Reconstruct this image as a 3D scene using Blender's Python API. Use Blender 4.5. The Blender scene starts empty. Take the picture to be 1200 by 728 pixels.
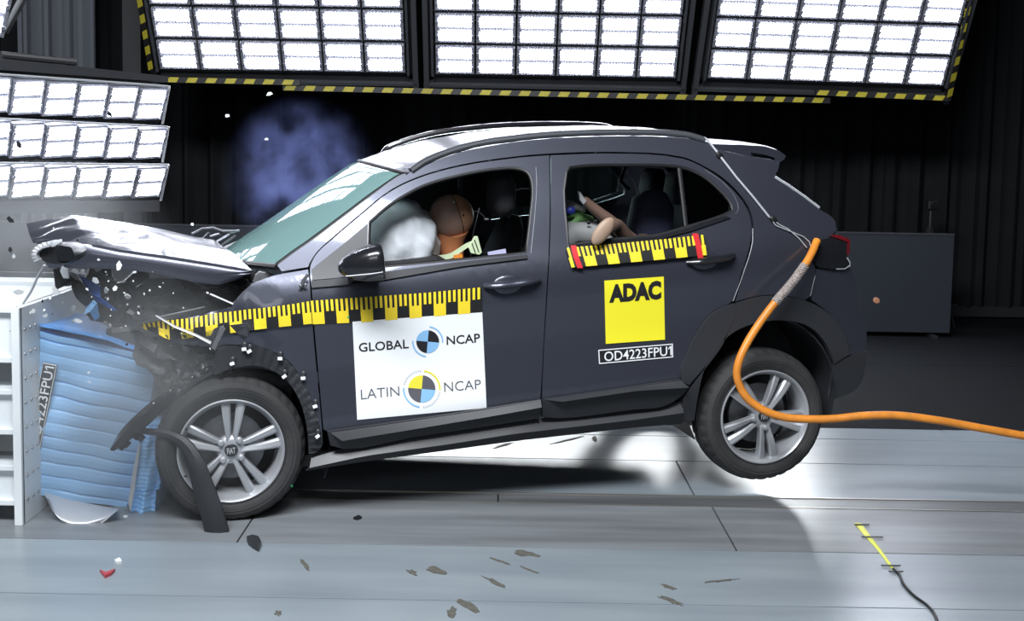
import bpy, bmesh, math, random
from mathutils import Vector, Matrix, noise
random.seed(7)
sc = bpy.context.scene
COL = sc.collection
rad = math.radians

# ------------------------------------------------------------------ camera, world, lights, exposure
F, PITCH, ROLL, SHX, SHY = 1400.0, rad(5.0), rad(1.0), 0.0092, -0.068
CAM = Vector((0, 0, 1.68))
CR = Matrix.Rotation(math.pi / 2 - PITCH, 3, 'X') @ Matrix.Rotation(ROLL, 3, 'Z')
cd = bpy.data.cameras.new('camera'); co = bpy.data.objects.new('camera', cd); COL.objects.link(co)
cd.sensor_fit = 'HORIZONTAL'; cd.sensor_width = 36.0; cd.lens = F / 1200.0 * 36.0
cd.shift_x, cd.shift_y = SHX, SHY
co.matrix_world = Matrix.Translation(CAM) @ CR.to_4x4()
sc.camera = co

w = bpy.data.worlds.new('hall'); sc.world = w; w.use_nodes = True
w.node_tree.nodes['Background'].inputs[0].default_value = (0.55, 0.65, 0.85, 1)
w.node_tree.nodes['Background'].inputs[1].default_value = 0.022

def area(name, loc, target, sx, sy, power, color=(1, 1, 1)):
    l = bpy.data.lights.new(name, 'AREA'); l.shape = 'RECTANGLE'; l.size = sx; l.size_y = sy
    l.energy = power; l.color = color
    o = bpy.data.objects.new(name, l); COL.objects.link(o)
    o.location = loc
    o.rotation_euler = (Vector(target) - Vector(loc)).to_track_quat('-Z', 'Y').to_euler()
    return o
area('lamp_front_bank', (-1.1, 1.5, 5.4), (-0.6, 5.3, 0.8), 4.2, 1.4, 720, (0.93, 0.96, 1.0))
area('lamp_front_fill_bank', (-1.5, -2.5, 3.2), (-0.4, 5.4, 0.8), 3.0, 1.0, 45, (0.93, 0.96, 1.0))
area('fill_low_rear', (0.8, 10.0, 1.42), (0.8, 6.0, 0.1), 3.8, 0.22, 130, (0.93, 0.97, 1.0))  # added unseen light behind the car, brightens the floor under it
sc.view_settings.view_transform = 'Standard'
sc.view_settings.look = 'None'
sc.view_settings.exposure = 0.0
sc.view_settings.gamma = 1.0
sc.view_settings.use_curve_mapping = False
LED = 20.0

# ------------------------------------------------------------------ measuring helpers
def ray(x, y):
    return CR @ Vector(((x - 600 + SHX * 1200) / F, (364 - y + SHY * 1200) / F, -1.0))
def atY(x, y, Y):
    d = ray(x, y); return CAM + d * (Y / d.y)
def atZ(x, y, z):
    d = ray(x, y); return CAM + d * ((z - CAM.z) / d.z)
def atPlane(x, y, p0, n):
    d = ray(x, y); return CAM + d * ((p0 - CAM).dot(n) / d.dot(n))

# ------------------------------------------------------------------ materials
MATS = {}
def mat(name, col, rough=0.5, metal=0.0, coat=0.0, spec=0.5, nz=None, bump=None, trans=0.0, emit=None, stretch=None):
    """plain principled material; nz=(scale, second colour, contrast) mottles it, bump=(scale, strength)"""
    m = bpy.data.materials.new(name); m.use_nodes = True
    nt = m.node_tree; b = nt.nodes['Principled BSDF']
    b.inputs['Base Color'].default_value = (*col, 1); b.inputs['Roughness'].default_value = rough
    b.inputs['Metallic'].default_value = metal; b.inputs['Coat Weight'].default_value = coat
    b.inputs['Coat Roughness'].default_value = 0.05
    b.inputs['Specular IOR Level'].default_value = spec
    b.inputs['Transmission Weight'].default_value = trans
    if emit:
        b.inputs['Emission Color'].default_value = (*emit[0], 1); b.inputs['Emission Strength'].default_value = emit[1]
    if nz or bump:
        tc = nt.nodes.new('ShaderNodeTexCoord')
    if nz or bump:
        src = tc.outputs['Object']
        if stretch:
            mpn = nt.nodes.new('ShaderNodeMapping'); mpn.inputs['Scale'].default_value = stretch
            gm = nt.nodes.new('ShaderNodeNewGeometry'); nt.links.new(gm.outputs['Position'], mpn.inputs['Vector']); src = mpn.outputs[0]
    if nz:
        n = nt.nodes.new('ShaderNodeTexNoise'); n.inputs['Scale'].default_value = nz[0]; n.inputs['Detail'].default_value = 6
        nt.links.new(src, n.inputs['Vector'])
        r = nt.nodes.new('ShaderNodeValToRGB')
        r.color_ramp.elements[0].position = 0.5 - nz[2]; r.color_ramp.elements[1].position = 0.5 + nz[2]
        r.color_ramp.elements[0].color = (*nz[1], 1); r.color_ramp.elements[1].color = (*col, 1)
        nt.links.new(n.outputs['Fac'], r.inputs['Fac']); nt.links.new(r.outputs['Color'], b.inputs['Base Color'])
    if bump:
        n2 = nt.nodes.new('ShaderNodeTexNoise'); n2.inputs['Scale'].default_value = bump[0]; n2.inputs['Detail'].default_value = 5
        nt.links.new(src, n2.inputs['Vector'])
        bp = nt.nodes.new('ShaderNodeBump'); bp.inputs['Strength'].default_value = bump[1]; bp.inputs['Distance'].default_value = 0.01
        nt.links.new(n2.outputs['Fac'], bp.inputs['Height']); nt.links.new(bp.outputs['Normal'], b.inputs['Normal'])
    return m

def glass(name, tint, refl=0.08, rough=0.0, body=None, bodyfac=0.0):
    m = bpy.data.materials.new(name); m.use_nodes = True
    nt = m.node_tree; nt.nodes.clear()
    out = nt.nodes.new('ShaderNodeOutputMaterial')
    tr = nt.nodes.new('ShaderNodeBsdfTransparent'); tr.inputs[0].default_value = (*tint, 1)
    gl = nt.nodes.new('ShaderNodeBsdfGlossy'); gl.inputs['Roughness'].default_value = rough
    fr = nt.nodes.new('ShaderNodeLayerWeight'); fr.inputs['Blend'].default_value = 0.25
    mp = nt.nodes.new('ShaderNodeMapRange'); mp.inputs['To Min'].default_value = refl; mp.inputs['To Max'].default_value = 0.75
    nt.links.new(fr.outputs['Fresnel'], mp.inputs['Value'])
    mx = nt.nodes.new('ShaderNodeMixShader')
    nt.links.new(mp.outputs['Result'], mx.inputs[0]); nt.links.new(gl.outputs[0], mx.inputs[2])
    if body:
        df = nt.nodes.new('ShaderNodeBsdfDiffuse'); df.inputs[0].default_value = (*body, 1)
        m2 = nt.nodes.new('ShaderNodeMixShader'); m2.inputs[0].default_value = bodyfac
        nt.links.new(tr.outputs[0], m2.inputs[1]); nt.links.new(df.outputs[0], m2.inputs[2])
        nt.links.new(m2.outputs[0], mx.inputs[1])
    else:
        nt.links.new(tr.outputs[0], mx.inputs[1])
    nt.links.new(mx.outputs[0], out.inputs[0])
    return m

M = {
 'paint': mat('charcoal_car_paint', (0.066, 0.071, 0.094), 0.31, 0.55, 0.45),
 'paint_dark': mat('gloss_black_paint', (0.012, 0.013, 0.016), 0.25, 0.0, 0.6),
 'plastic': mat('black_grained_plastic', (0.022, 0.024, 0.028), 0.52, 0, 0, 0.4, bump=(180, 0.15)),
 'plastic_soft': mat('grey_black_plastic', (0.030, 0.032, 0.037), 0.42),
 'rubber': mat('tyre_rubber', (0.025, 0.026, 0.028), 0.72, nz=(14, (0.040, 0.040, 0.040), 0.25), bump=(90, 0.2)),
 'seal': mat('window_seal_rubber', (0.008, 0.008, 0.009), 0.45),
 'alloy': mat('silver_alloy', (0.46, 0.475, 0.50), 0.36, 0.45),
 'alloy_dark': mat('shaded_alloy', (0.30, 0.31, 0.34), 0.35, 0.85),
 'steel': mat('dull_steel', (0.28, 0.29, 0.31), 0.45, 0.7, nz=(20, (0.16, 0.16, 0.17), 0.3)),
 'darkmetal': mat('dark_blotchy_metal', (0.05, 0.052, 0.055), 0.5, 0.3, nz=(9, (0.018, 0.018, 0.02), 0.3), bump=(25, 0.5)),  # dark metal, blotched at random with a darker tone
 'greymetal': mat('dusty_crushed_metal', (0.11, 0.115, 0.12), 0.45, 0.4, nz=(12, (0.035, 0.036, 0.04), 0.25), bump=(30, 0.5)),
 'white': mat('white_vinyl', (0.86, 0.88, 0.90), 0.4),
 'whitepaint': mat('white_painted_steel', (0.80, 0.84, 0.85), 0.35, nz=(6, (0.70, 0.75, 0.78), 0.3)),
 'black_ink': mat('black_print', (0.012, 0.012, 0.015), 0.5),
 'grey_ink': mat('grey_print', (0.10, 0.10, 0.115), 0.5),
 'pale_ink': mat('pale_grey_print', (0.55, 0.57, 0.60), 0.5),
 'blue_ink': mat('light_blue_print', (0.25, 0.50, 0.78), 0.5),
 'yellow_ink': mat('yellow_print', (0.80, 0.72, 0.05), 0.5),
 'ruleryellow': mat('yellow_ruler_tape', (0.88, 0.66, 0.03), 0.45),
 'rulerblack': mat('black_ruler_tape', (0.012, 0.012, 0.012), 0.45),
 'adac': mat('bright_yellow_vinyl', (0.92, 0.83, 0.03), 0.4),
 'red_tape': mat('red_adhesive_tape', (0.62, 0.03, 0.035), 0.35),
 'red_lens': mat('red_lamp_lens', (0.13, 0.008, 0.012), 0.15, 0, 0.5),
 'cable': mat('orange_cable_sheath', (0.86, 0.30, 0.035), 0.42, nz=(16, (0.62, 0.22, 0.03), 0.2)),
 'mesh': mat('braided_grey_sleeve', (0.50, 0.44, 0.41), 0.6, nz=(260, (0.13, 0.10, 0.09), 0.08)),
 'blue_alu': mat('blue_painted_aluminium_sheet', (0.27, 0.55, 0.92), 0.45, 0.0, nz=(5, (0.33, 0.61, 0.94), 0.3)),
 'blue_side': mat('shaded_blue_sheet', (0.10, 0.22, 0.55), 0.55, 0.0, 0, 0.3),  # shade on the block's side is put into this darker blue
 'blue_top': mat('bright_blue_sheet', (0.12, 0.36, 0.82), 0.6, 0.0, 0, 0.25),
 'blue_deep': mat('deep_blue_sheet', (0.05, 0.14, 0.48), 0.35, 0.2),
 'alu': mat('bare_aluminium_sheet', (0.55, 0.57, 0.60), 0.38, 0.4),
 'skin': mat('brown_vinyl_skin', (0.27, 0.175, 0.14), 0.42),
 'skin_light': mat('tan_vinyl_skull_cap', (0.33, 0.17, 0.10), 0.45),
 'neck': mat('orange_brown_vinyl', (0.46, 0.17, 0.07), 0.5),
 'child_skin': mat('brown_child_dummy_skin', (0.17, 0.11, 0.085), 0.45),
 'child_sole': mat('tan_dummy_foot', (0.36, 0.25, 0.18), 0.5),
 'strap': mat('pale_green_webbing', (0.62, 0.74, 0.48), 0.6),
 'orange': mat('orange_fabric', (0.75, 0.25, 0.03), 0.6),
 'airbag': mat('grey_white_nylon_airbag', (0.62, 0.66, 0.70), 0.65, bump=(22, 0.35)),
 'fabric': mat('black_seat_fabric', (0.022, 0.022, 0.028), 0.85, bump=(120, 0.3)),
 'fabric_blue': mat('dark_navy_seat_fabric', (0.022, 0.026, 0.055), 0.8, bump=(120, 0.3)),
 'cloth_dark': mat('dark_blue_shirt', (0.035, 0.045, 0.08), 0.8),
 'cloth_white': mat('lavender_white_cloth', (0.55, 0.55, 0.78), 0.8),
 'headliner': mat('grey_headliner', (0.11, 0.11, 0.115), 0.9),
 'green': mat('green_seat_shell', (0.16, 0.36, 0.12), 0.5),
 'blue_part': mat('blue_plastic_knob', (0.03, 0.05, 0.35), 0.4),
 'grey_pad': mat('grey_seat_padding', (0.32, 0.33, 0.33), 0.6),
 'floor': mat('pale_painted_steel_plate', (0.265, 0.305, 0.335), 0.30, 0.0, 0, 0.5, nz=(1.6, (0.19, 0.225, 0.255), 0.22), bump=(4, 0.05), stretch=(0.5, 3.5, 1)),
 'floor_mid': mat('scuffed_shaded_plate', (0.24, 0.258, 0.275), 0.32, 0.0, 0, 0.5, nz=(1.8, (0.135, 0.145, 0.155), 0.2), bump=(4, 0.06), stretch=(0.45, 4.5, 1)),  # scuffed, with the car's soft penumbra put into a darker grey
 'floor_worn_shade': mat('rubbed_shaded_plate', (0.15, 0.158, 0.165), 0.33, 0.0, 0, 0.5, nz=(2.0, (0.08, 0.085, 0.09), 0.2), bump=(4, 0.06), stretch=(0.4, 8, 1)),  # worn strip, with the shadow beside the car put into its base
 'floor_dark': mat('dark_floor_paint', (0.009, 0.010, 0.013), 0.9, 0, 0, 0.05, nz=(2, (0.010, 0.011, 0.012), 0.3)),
 'gap': mat('dirty_joint', (0.012, 0.012, 0.012), 0.9),
 'rail': mat('worn_rail_steel', (0.50, 0.48, 0.45), 0.3, 0.8),
 'mud': mat('dried_mud', (0.13, 0.125, 0.105), 0.85, nz=(40, (0.06, 0.058, 0.05), 0.25)),
 'curtain': mat('black_stage_curtain', (0.017, 0.019, 0.0215), 0.95, 0, 0, 0.1, nz=(3, (0.012, 0.0135, 0.015), 0.3)),
 'curtain_grey': mat('grey_stage_curtain', (0.11, 0.12, 0.14), 0.85),
 'slate': mat('slate_blue_panel', (0.023, 0.029, 0.040), 0.65, nz=(2, (0.019, 0.024, 0.034), 0.3)),
 'black_frame': mat('matt_black_steel', (0.02, 0.021, 0.024), 0.5),
 'grey_frame': mat('anthracite_lamp_frame', (0.075, 0.08, 0.09), 0.4, 0.3),
 'lamp_house': mat('lamp_housing_grey', (0.30, 0.31, 0.36), 0.4, 0.2),
 'warn_yellow': mat('dull_yellow_warning_tape', (0.42, 0.36, 0.03), 0.5),
 'chip_white': mat('white_plastic_chip', (0.75, 0.78, 0.78), 0.4),
 'chip_clear': mat('clear_plastic_chip', (0.55, 0.58, 0.60), 0.15, 0, 0.3),
 'chip_black': mat('black_plastic_chip', (0.015, 0.016, 0.018), 0.35),
 'chip_green': mat('green_plastic_chip', (0.02, 0.30, 0.12), 0.4),
 'chip_red': mat('red_plastic_chip', (0.42, 0.05, 0.06), 0.4),
 'chip_tan': mat('orange_tan_flake', (0.62, 0.28, 0.16), 0.6),
 'yellow_tape': mat('yellow_floor_tape', (0.72, 0.74, 0.08), 0.5),
 'dash': mat('dark_dashboard', (0.018, 0.018, 0.02), 0.6),
 'windscreen': glass('windscreen_tint_and_sheen', (0.68, 0.82, 0.80), 0.10, 0.0, (0.26, 0.44, 0.43), 0.7),  # real green tint; the pale reflection is put into the diffuse body
 'window': glass('dark_side_glass', (0.32, 0.42, 0.40), 0.06),
 'quarter': glass('privacy_quarter_glass', (0.10, 0.12, 0.12), 0.05),
}

def led_material():
    m = bpy.data.materials.new('led_lens'); m.use_nodes = True
    nt = m.node_tree; nt.nodes.clear()
    out = nt.nodes.new('ShaderNodeOutputMaterial'); em = nt.nodes.new('ShaderNodeEmission')
    tc = nt.nodes.new('ShaderNodeTexCoord'); sp = nt.nodes.new('ShaderNodeSeparateXYZ')
    nt.links.new(tc.outputs['Object'], sp.inputs[0])
    def wave(sock, k):
        a = nt.nodes.new('ShaderNodeMath'); a.operation = 'MULTIPLY'; a.inputs[1].default_value = k; nt.links.new(sock, a.inputs[0])
        s = nt.nodes.new('ShaderNodeMath'); s.operation = 'SINE'; nt.links.new(a.outputs[0], s.inputs[0])
        return s.outputs[0]
    a, b = wave(sp.outputs[0], 2 * math.pi * 40), wave(sp.outputs[2], 2 * math.pi * 43)
    p = nt.nodes.new('ShaderNodeMath'); p.operation = 'ADD'; nt.links.new(a, p.inputs[0]); nt.links.new(b, p.inputs[1])
    mr = nt.nodes.new('ShaderNodeMapRange'); mr.inputs['From Min'].default_value = -0.9; mr.inputs['From Max'].default_value = 1.0
    mr.inputs['To Min'].default_value = 0.62; mr.inputs['To Max'].default_value = LED * 1.5
    nt.links.new(p.outputs[0], mr.inputs['Value'])
    em.inputs[0].default_value = (0.86, 0.89, 1.0, 1)
    nt.links.new(mr.outputs['Result'], em.inputs[1]); nt.links.new(em.outputs[0], out.inputs[0])
    return m
M['led'] = led_material()

# ------------------------------------------------------------------ object helpers
MW = {}
def tag(o, label=None, cat=None, group=None, kind=None):
    if label: o['label'] = label
    if cat: o['category'] = cat
    if group: o['group'] = group
    if kind: o['kind'] = kind
    return o
def empty(name, loc, label=None, cat=None, group=None, mw=None):
    o = bpy.data.objects.new(name, None); COL.objects.link(o); o.empty_display_size = 0.1
    m = mw if mw is not None else Matrix.Translation(Vector(loc))
    o.matrix_world = m; MW[o.name] = m.copy()
    return tag(o, label, cat, group)

class MB:
    def __init__(s): s.v = []; s.f = []; s.m = []
    def add(s, vs, fs, mi=0):
        n = len(s.v); s.v += [Vector(v) for v in vs]
        for f in fs: s.f.append([i + n for i in f]); s.m.append(mi)
        return s
    def box(s, c, size, rot=None, mi=0):
        c = Vector(c); r = rot or Matrix.Identity(3); hx, hy, hz = [k / 2 for k in size]
        vs = [c + r @ Vector((x * hx, y * hy, z * hz)) for x in (-1, 1) for y in (-1, 1) for z in (-1, 1)]
        return s.add(vs, [(0, 1, 3, 2), (4, 6, 7, 5), (0, 4, 5, 1), (2, 3, 7, 6), (0, 2, 6, 4), (1, 5, 7, 3)], mi)
    def ring_skin(s, rings, cap=True, closed=True, mi=0):
        n = len(rings[0]); base = len(s.v)
        for r in rings: s.v += [Vector(p) for p in r]
        for i in range(len(rings) - 1):
            for j in range(n if closed else n - 1):
                k = (j + 1) % n
                s.f.append([base + i * n + j, base + i * n + k, base + (i + 1) * n + k, base + (i + 1) * n + j]); s.m.append(mi)
        if cap and closed:
            s.f.append([base + j for j in reversed(range(n))]); s.m.append(mi)
            s.f.append([base + (len(rings) - 1) * n + j for j in range(n)]); s.m.append(mi)
        return s
    def tube(s, pts, r, n=10, cap=True, mi=0, flat=None):
        pts = [Vector(p) for p in pts]; rings = []
        up = Vector((0, 0, 1))
        t0 = (pts[1] - pts[0]).normalized()
        a = t0.cross(up)
        if a.length < 0.05: a = t0.cross(Vector((0, 1, 0)))
        a.normalize()
        for i, p in enumerate(pts):
            t = (pts[min(i + 1, len(pts) - 1)] - pts[max(i - 1, 0)]).normalized()
            a = (a - t * a.dot(t)).normalized(); b = t.cross(a)
            rr = r[i] if isinstance(r, (list, tuple)) else r
            rb = rr * (flat or 1)
            rings.append([p + a * rr * math.cos(2 * math.pi * k / n) + b * rb * math.sin(2 * math.pi * k / n) for k in range(n)])
        return s.ring_skin(rings, cap, True, mi)
    def lathe(s, prof, mtx, n=48, cap=False, mi=0):
        """profile (radius, depth) about the local y axis of mtx"""
        rings = [[mtx @ Vector((r * math.cos(2 * math.pi * k / n), d, r * math.sin(2 * math.pi * k / n))) for k in range(n)] for r, d in prof]
        return s.ring_skin(rings, cap, True, mi)
    def ell(s, c, rx, rot=None, nu=20, nv=12, mi=0, fn=None):
        c = Vector(c); r = rot or Matrix.Identity(3); rings = []
        for i in range(nv + 1):
            th = math.pi * (0.001 + 0.998 * i / nv)
            ring = []
            for j in range(nu):
                ph = 2 * math.pi * j / nu
                d = Vector((math.sin(th) * math.cos(ph), math.sin(th) * math.sin(ph), math.cos(th)))
                k = fn(d) if fn else 1.0
                ring.append(c + r @ Vector((d.x * rx[0] * k, d.y * rx[1] * k, d.z * rx[2] * k)))
            rings.append(ring)
        return s.ring_skin(rings, True, True, mi)
    def prism(s, poly, vec, mi=0):
        n = len(poly); vec = Vector(vec)
        vs = [Vector(p) for p in poly] + [Vector(p) + vec for p in poly]
        return s.add(vs, [list(range(n)), [n + i for i in reversed(range(n))]] + [[i, n + i, n + (i + 1) % n, (i + 1) % n] for i in range(n)], mi)
    def grid(s, fn, nu, nv, mi=0, thick=None):
        """fn(a,b) -> point; thick = vector for a second skin behind it"""
        P = [[Vector(fn(i / nu, j / nv)) for i in range(nu + 1)] for j in range(nv + 1)]
        base = len(s.v); W_ = nu + 1
        for row in P: s.v += row
        for j in range(nv):
            for i in range(nu):
                a = base + j * W_ + i
                s.f.append([a, a + 1, a + W_ + 1, a + W_]); s.m.append(mi)
        if thick is not None:
            b2 = len(s.v); t = Vector(thick)
            for row in P: s.v += [p + t for p in row]
            for j in range(nv):
                for i in range(nu):
                    a = b2 + j * W_ + i
                    s.f.append([a, a + W_, a + W_ + 1, a + 1]); s.m.append(mi)
            rim = [j0 * W_ + i0 for j0, i0 in [(0, i) for i in range(nu)] + [(j, nu) for j in range(nv)] + [(nv, i) for i in range(nu, 0, -1)] + [(j, 0) for j in range(nv, 0, -1)]]
            for k in range(len(rim)):
                a, b = rim[k], rim[(k + 1) % len(rim)]
                s.f.append([base + b, base + a, b2 + a, b2 + b]); s.m.append(mi)
        return s
    def build(s, name, material, parent=None, smooth=True, angle=0.6, bevel=None, matrix=None, fix=True, subsurf=0):
        me = bpy.data.meshes.new(name)
        o = bpy.data.objects.new(name, me); COL.objects.link(o)
        if parent is not None:
            o.parent = parent; inv = MW[parent.name].inverted(); MW[o.name] = MW[parent.name]
        else:
            if matrix is None:
                xs = [v.x for v in s.v]; ys = [v.y for v in s.v]; zs = [v.z for v in s.v]
                matrix = Matrix.Translation(((min(xs) + max(xs)) / 2, (min(ys) + max(ys)) / 2, min(zs)))
            inv = matrix.inverted(); o.matrix_world = matrix; MW[o.name] = matrix
        me.from_pydata([tuple(inv @ v) for v in s.v], [], s.f)
        mats = material if isinstance(material, (list, tuple)) else [material]
        for m_ in mats: me.materials.append(m_)
        if len(mats) > 1: me.polygons.foreach_set('material_index', s.m)
        bm = bmesh.new(); bm.from_mesh(me)
        if fix: bmesh.ops.recalc_face_normals(bm, faces=bm.faces)
        for f in bm.faces: f.smooth = smooth
        if smooth:
            for e in bm.edges:
                if len(e.link_faces) == 2:
                    try:
                        if e.calc_face_angle() > angle: e.smooth = False
                    except ValueError: pass
        bm.to_mesh(me); bm.free()
        if bevel:
            bv = o.modifiers.new('bevel', 'BEVEL'); bv.width = bevel; bv.segments = 2; bv.limit_method = 'ANGLE'
        if subsurf:
            sb = o.modifiers.new('sub', 'SUBSURF'); sb.levels = sb.render_levels = subsurf
        return o
def struct(o): o['kind'] = 'structure'; return o

def clone(src, name, parent, world):
    o = src.copy(); o.name = name; COL.objects.link(o); o.parent = parent
    o.matrix_parent_inverse = Matrix.Identity(4)
    o.matrix_basis = (MW[parent.name].inverted() @ world) if parent else world
    return o

def spline(pts, n=6, corner=0.8):
    """open curve through points, sharp where it turns hard"""
    pts = [Vector(p) for p in pts]; out = []
    def tan(i):
        if i == 0 or i == len(pts) - 1: return None
        a, b = pts[i] - pts[i - 1], pts[i + 1] - pts[i]
        if a.length < 1e-9 or b.length < 1e-9 or a.angle(b) > corner: return None
        t = (a.normalized() + b.normalized()); return t.normalized()
    T = [tan(i) for i in range(len(pts))]
    for i in range(len(pts) - 1):
        p, q = pts[i], pts[i + 1]; L = (q - p).length
        t0 = (T[i] if T[i] is not None else (q - p).normalized()) * L
        t1 = (T[i + 1] if T[i + 1] is not None else (q - p).normalized()) * L
        for k in range(n):
            s = k / n; s2 = s * s; s3 = s2 * s
            out.append((2 * s3 - 3 * s2 + 1) * p + (s3 - 2 * s2 + s) * t0 + (-2 * s3 + 3 * s2) * q + (s3 - s2) * t1)
    out.append(pts[-1]); return out
def loop(pts, n=4, corner=0.8):
    pts = [Vector((p[0], p[1])) for p in pts]
    N = len(pts); ext = [pts[-2], pts[-1]] + pts + [pts[0], pts[1]]
    full = spline(ext, n, corner)
    return full[2 * n: (2 + N) * n]
def resample(pts, n):
    pts = [Vector(p) for p in pts]
    L = [0]
    for a, b in zip(pts, pts[1:]): L.append(L[-1] + (b - a).length)
    out = []
    for i in range(n + 1):
        t = L[-1] * i / n; k = 0
        while k < len(L) - 2 and L[k + 1] < t: k += 1
        s = (t - L[k]) / max(1e-9, L[k + 1] - L[k]); out.append(pts[k].lerp(pts[k + 1], s))
    return out
def sample(pts, t):
    x = max(0, min(1, t)) * (len(pts) - 1); i = min(int(x), len(pts) - 2); return pts[i].lerp(pts[i + 1], x - i)

def text_mesh(s, bold=0.0):
    cu = bpy.data.curves.new('txt', 'FONT'); cu.body = s; cu.offset = bold; cu.resolution_u = 3; cu.fill_mode = 'FRONT'
    ob = bpy.data.objects.new('txt', cu); COL.objects.link(ob)
    bpy.context.view_layer.update()
    me = bpy.data.meshes.new_from_object(ob.evaluated_get(bpy.context.evaluated_depsgraph_get()))
    vs = [v.co.copy() for v in me.vertices]; fs = [list(p.vertices) for p in me.polygons]
    bpy.data.objects.remove(ob); bpy.data.curves.remove(cu); bpy.data.meshes.remove(me)
    x0 = min(v.x for v in vs); x1 = max(v.x for v in vs); y0 = min(v.y for v in vs); y1 = max(v.y for v in vs)
    pts = [((v.x - x0) / (x1 - x0), (v.y - y0) / (y1 - y0)) for v in vs]
    if s.endswith('1'):                                     # the stock face draws 1 as a bare bar: give it its flag
        k = len(pts); pts += [(0.949, 0.76), (0.980, 1.0), (0.982, 0.84), (0.952, 0.64)]; fs.append([k, k + 3, k + 2, k + 1])
    return pts, fs
def quad_at(q, s, t):
    """q = top left, top right, bottom right, bottom left; t up"""
    tl, tr, br, bl = [Vector(p) for p in q]
    return bl.lerp(br, s).lerp(tl.lerp(tr, s), t)

# ------------------------------------------------------------------ setting: floor
fl = MB().box((0, 5.5, -0.075), (16, 14, 0.12)).build('floor', M['gap'], smooth=False); struct(fl)
Ys = [2.2, 4.203, 4.782, 5.367]
rows = [(2.2, 4.203, [-6, -0.9 - 3.6, 3.4, 6.5], 'floor'), (4.203, 4.782, [-6, -3.1, 2.9, 6.5], 'floor'),
        (4.782, 5.367, [-6, -3.10, -1.07, 0.985, 3.05, 6.5], 'mix'), (5.378, 5.515, [-6, 0.0, 6.5], 'floor_worn_shade'),
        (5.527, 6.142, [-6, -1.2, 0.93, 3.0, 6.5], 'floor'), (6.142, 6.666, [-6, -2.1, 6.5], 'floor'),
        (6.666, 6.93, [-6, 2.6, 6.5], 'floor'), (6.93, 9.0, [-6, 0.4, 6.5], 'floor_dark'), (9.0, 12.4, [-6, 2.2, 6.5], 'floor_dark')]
g = 0.0035
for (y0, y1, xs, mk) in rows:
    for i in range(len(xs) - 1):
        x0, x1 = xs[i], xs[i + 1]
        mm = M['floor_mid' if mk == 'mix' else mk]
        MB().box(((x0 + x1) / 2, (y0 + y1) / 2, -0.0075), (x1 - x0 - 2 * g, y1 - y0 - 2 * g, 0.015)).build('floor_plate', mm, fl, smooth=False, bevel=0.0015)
MB().box((0.25, 5.521, -0.002), (12.4, 0.013, 0.012)).build('guide_rail', M['rail'], fl, smooth=False)
MB().box((0.25, 5.373, -0.003), (12.4, 0.008, 0.010)).build('guide_rail', M['rail'], fl, smooth=False)

# ------------------------------------------------------------------ setting: curtain and back wall
def curtain(name, x0, x1, Y, z0, z1, m, amp, per, seed):
    rnd = random.Random(seed); ph = rnd.random() * 9
    n = int((x1 - x0) / 0.03)
    def fn(a, b):
        x = x0 + (x1 - x0) * a; z = z0 + (z1 - z0) * b
        k = noise.noise(Vector((x * 0.8, seed, 0))) * 2.2
        d = amp * (math.sin(2 * math.pi * x / per + 3 * k + ph) * (0.45 + 0.9 * abs(k)) + 0.5 * math.sin(2 * math.pi * x / (per * 0.43) + ph * 2 + 2 * k))
        return (x, Y + d * (1 - 0.15 * b), z)
    return MB().grid(fn, n, 4, thick=(0, 0.012, 0)).build(name, m)
struct(curtain('wall_back', -6.5, 6.8, 11.5, 0.12, 6.0, M['curtain'], 0.05, 0.30, 3))
struct(MB().box((0.1, 11.5, 0.07), (13, 0.05, 0.10)).build('baseboard_back', M['black_frame'], smooth=False))
gc = curtain('stage_curtain', atY(18, 0, 10.6).x, atY(112, 0, 10.6).x, 10.6, 0.4, 4.6, M['curtain_grey'], 0.05, 0.22, 5)
tag(gc, 'pale grey hanging curtain with vertical folds behind the left lamp bank', 'curtain')
pb = MB().box((atY(157, 40, 10.45).x, 10.45, 2.4), (0.16, 0.16, 4.8)).build('steel_post', M['black_frame'], smooth=False, bevel=0.006)
tag(pb, 'black upright post between the grey curtain and the hanging lamp banks', 'post')

# low screens behind the car
def screen(name, px0, px1, pyt, Y, label):
    a, b = atY(px0, pyt, Y), atY(px1, pyt, Y)
    r = empty(name, ((a.x + b.x) / 2, Y, 0), label, 'screen')
    MB().box(((a.x + b.x) / 2, Y + 0.02, a.z / 2 + 0.02), (b.x - a.x, 0.04, a.z - 0.04)).build('panel', M['slate'], r, smooth=False, bevel=0.004)
    MB().box(((a.x + b.x) / 2, Y + 0.02, a.z + 0.006), (b.x - a.x, 0.05, 0.012)).build('edge_strip', M['grey_frame'], r, smooth=False)
    for x in (a.x + 0.15, b.x - 0.15):
        MB().box((x, Y + 0.18, 0.012), (0.05, 0.5, 0.024)).box((x, Y + 0.06, a.z * 0.45), (0.04, 0.04, a.z * 0.86)).build('foot', M['black_frame'], r, smooth=False)
    return r, a, b
scr, sa, sb = screen('partition_screen', 900, 1119, 272, 10.3, 'slate blue low screen standing behind the back end of the car, right')
screen('partition_screen', -160, 365, 258, 10.3, 'long dark low screen in the dust behind the bonnet, left')

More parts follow.
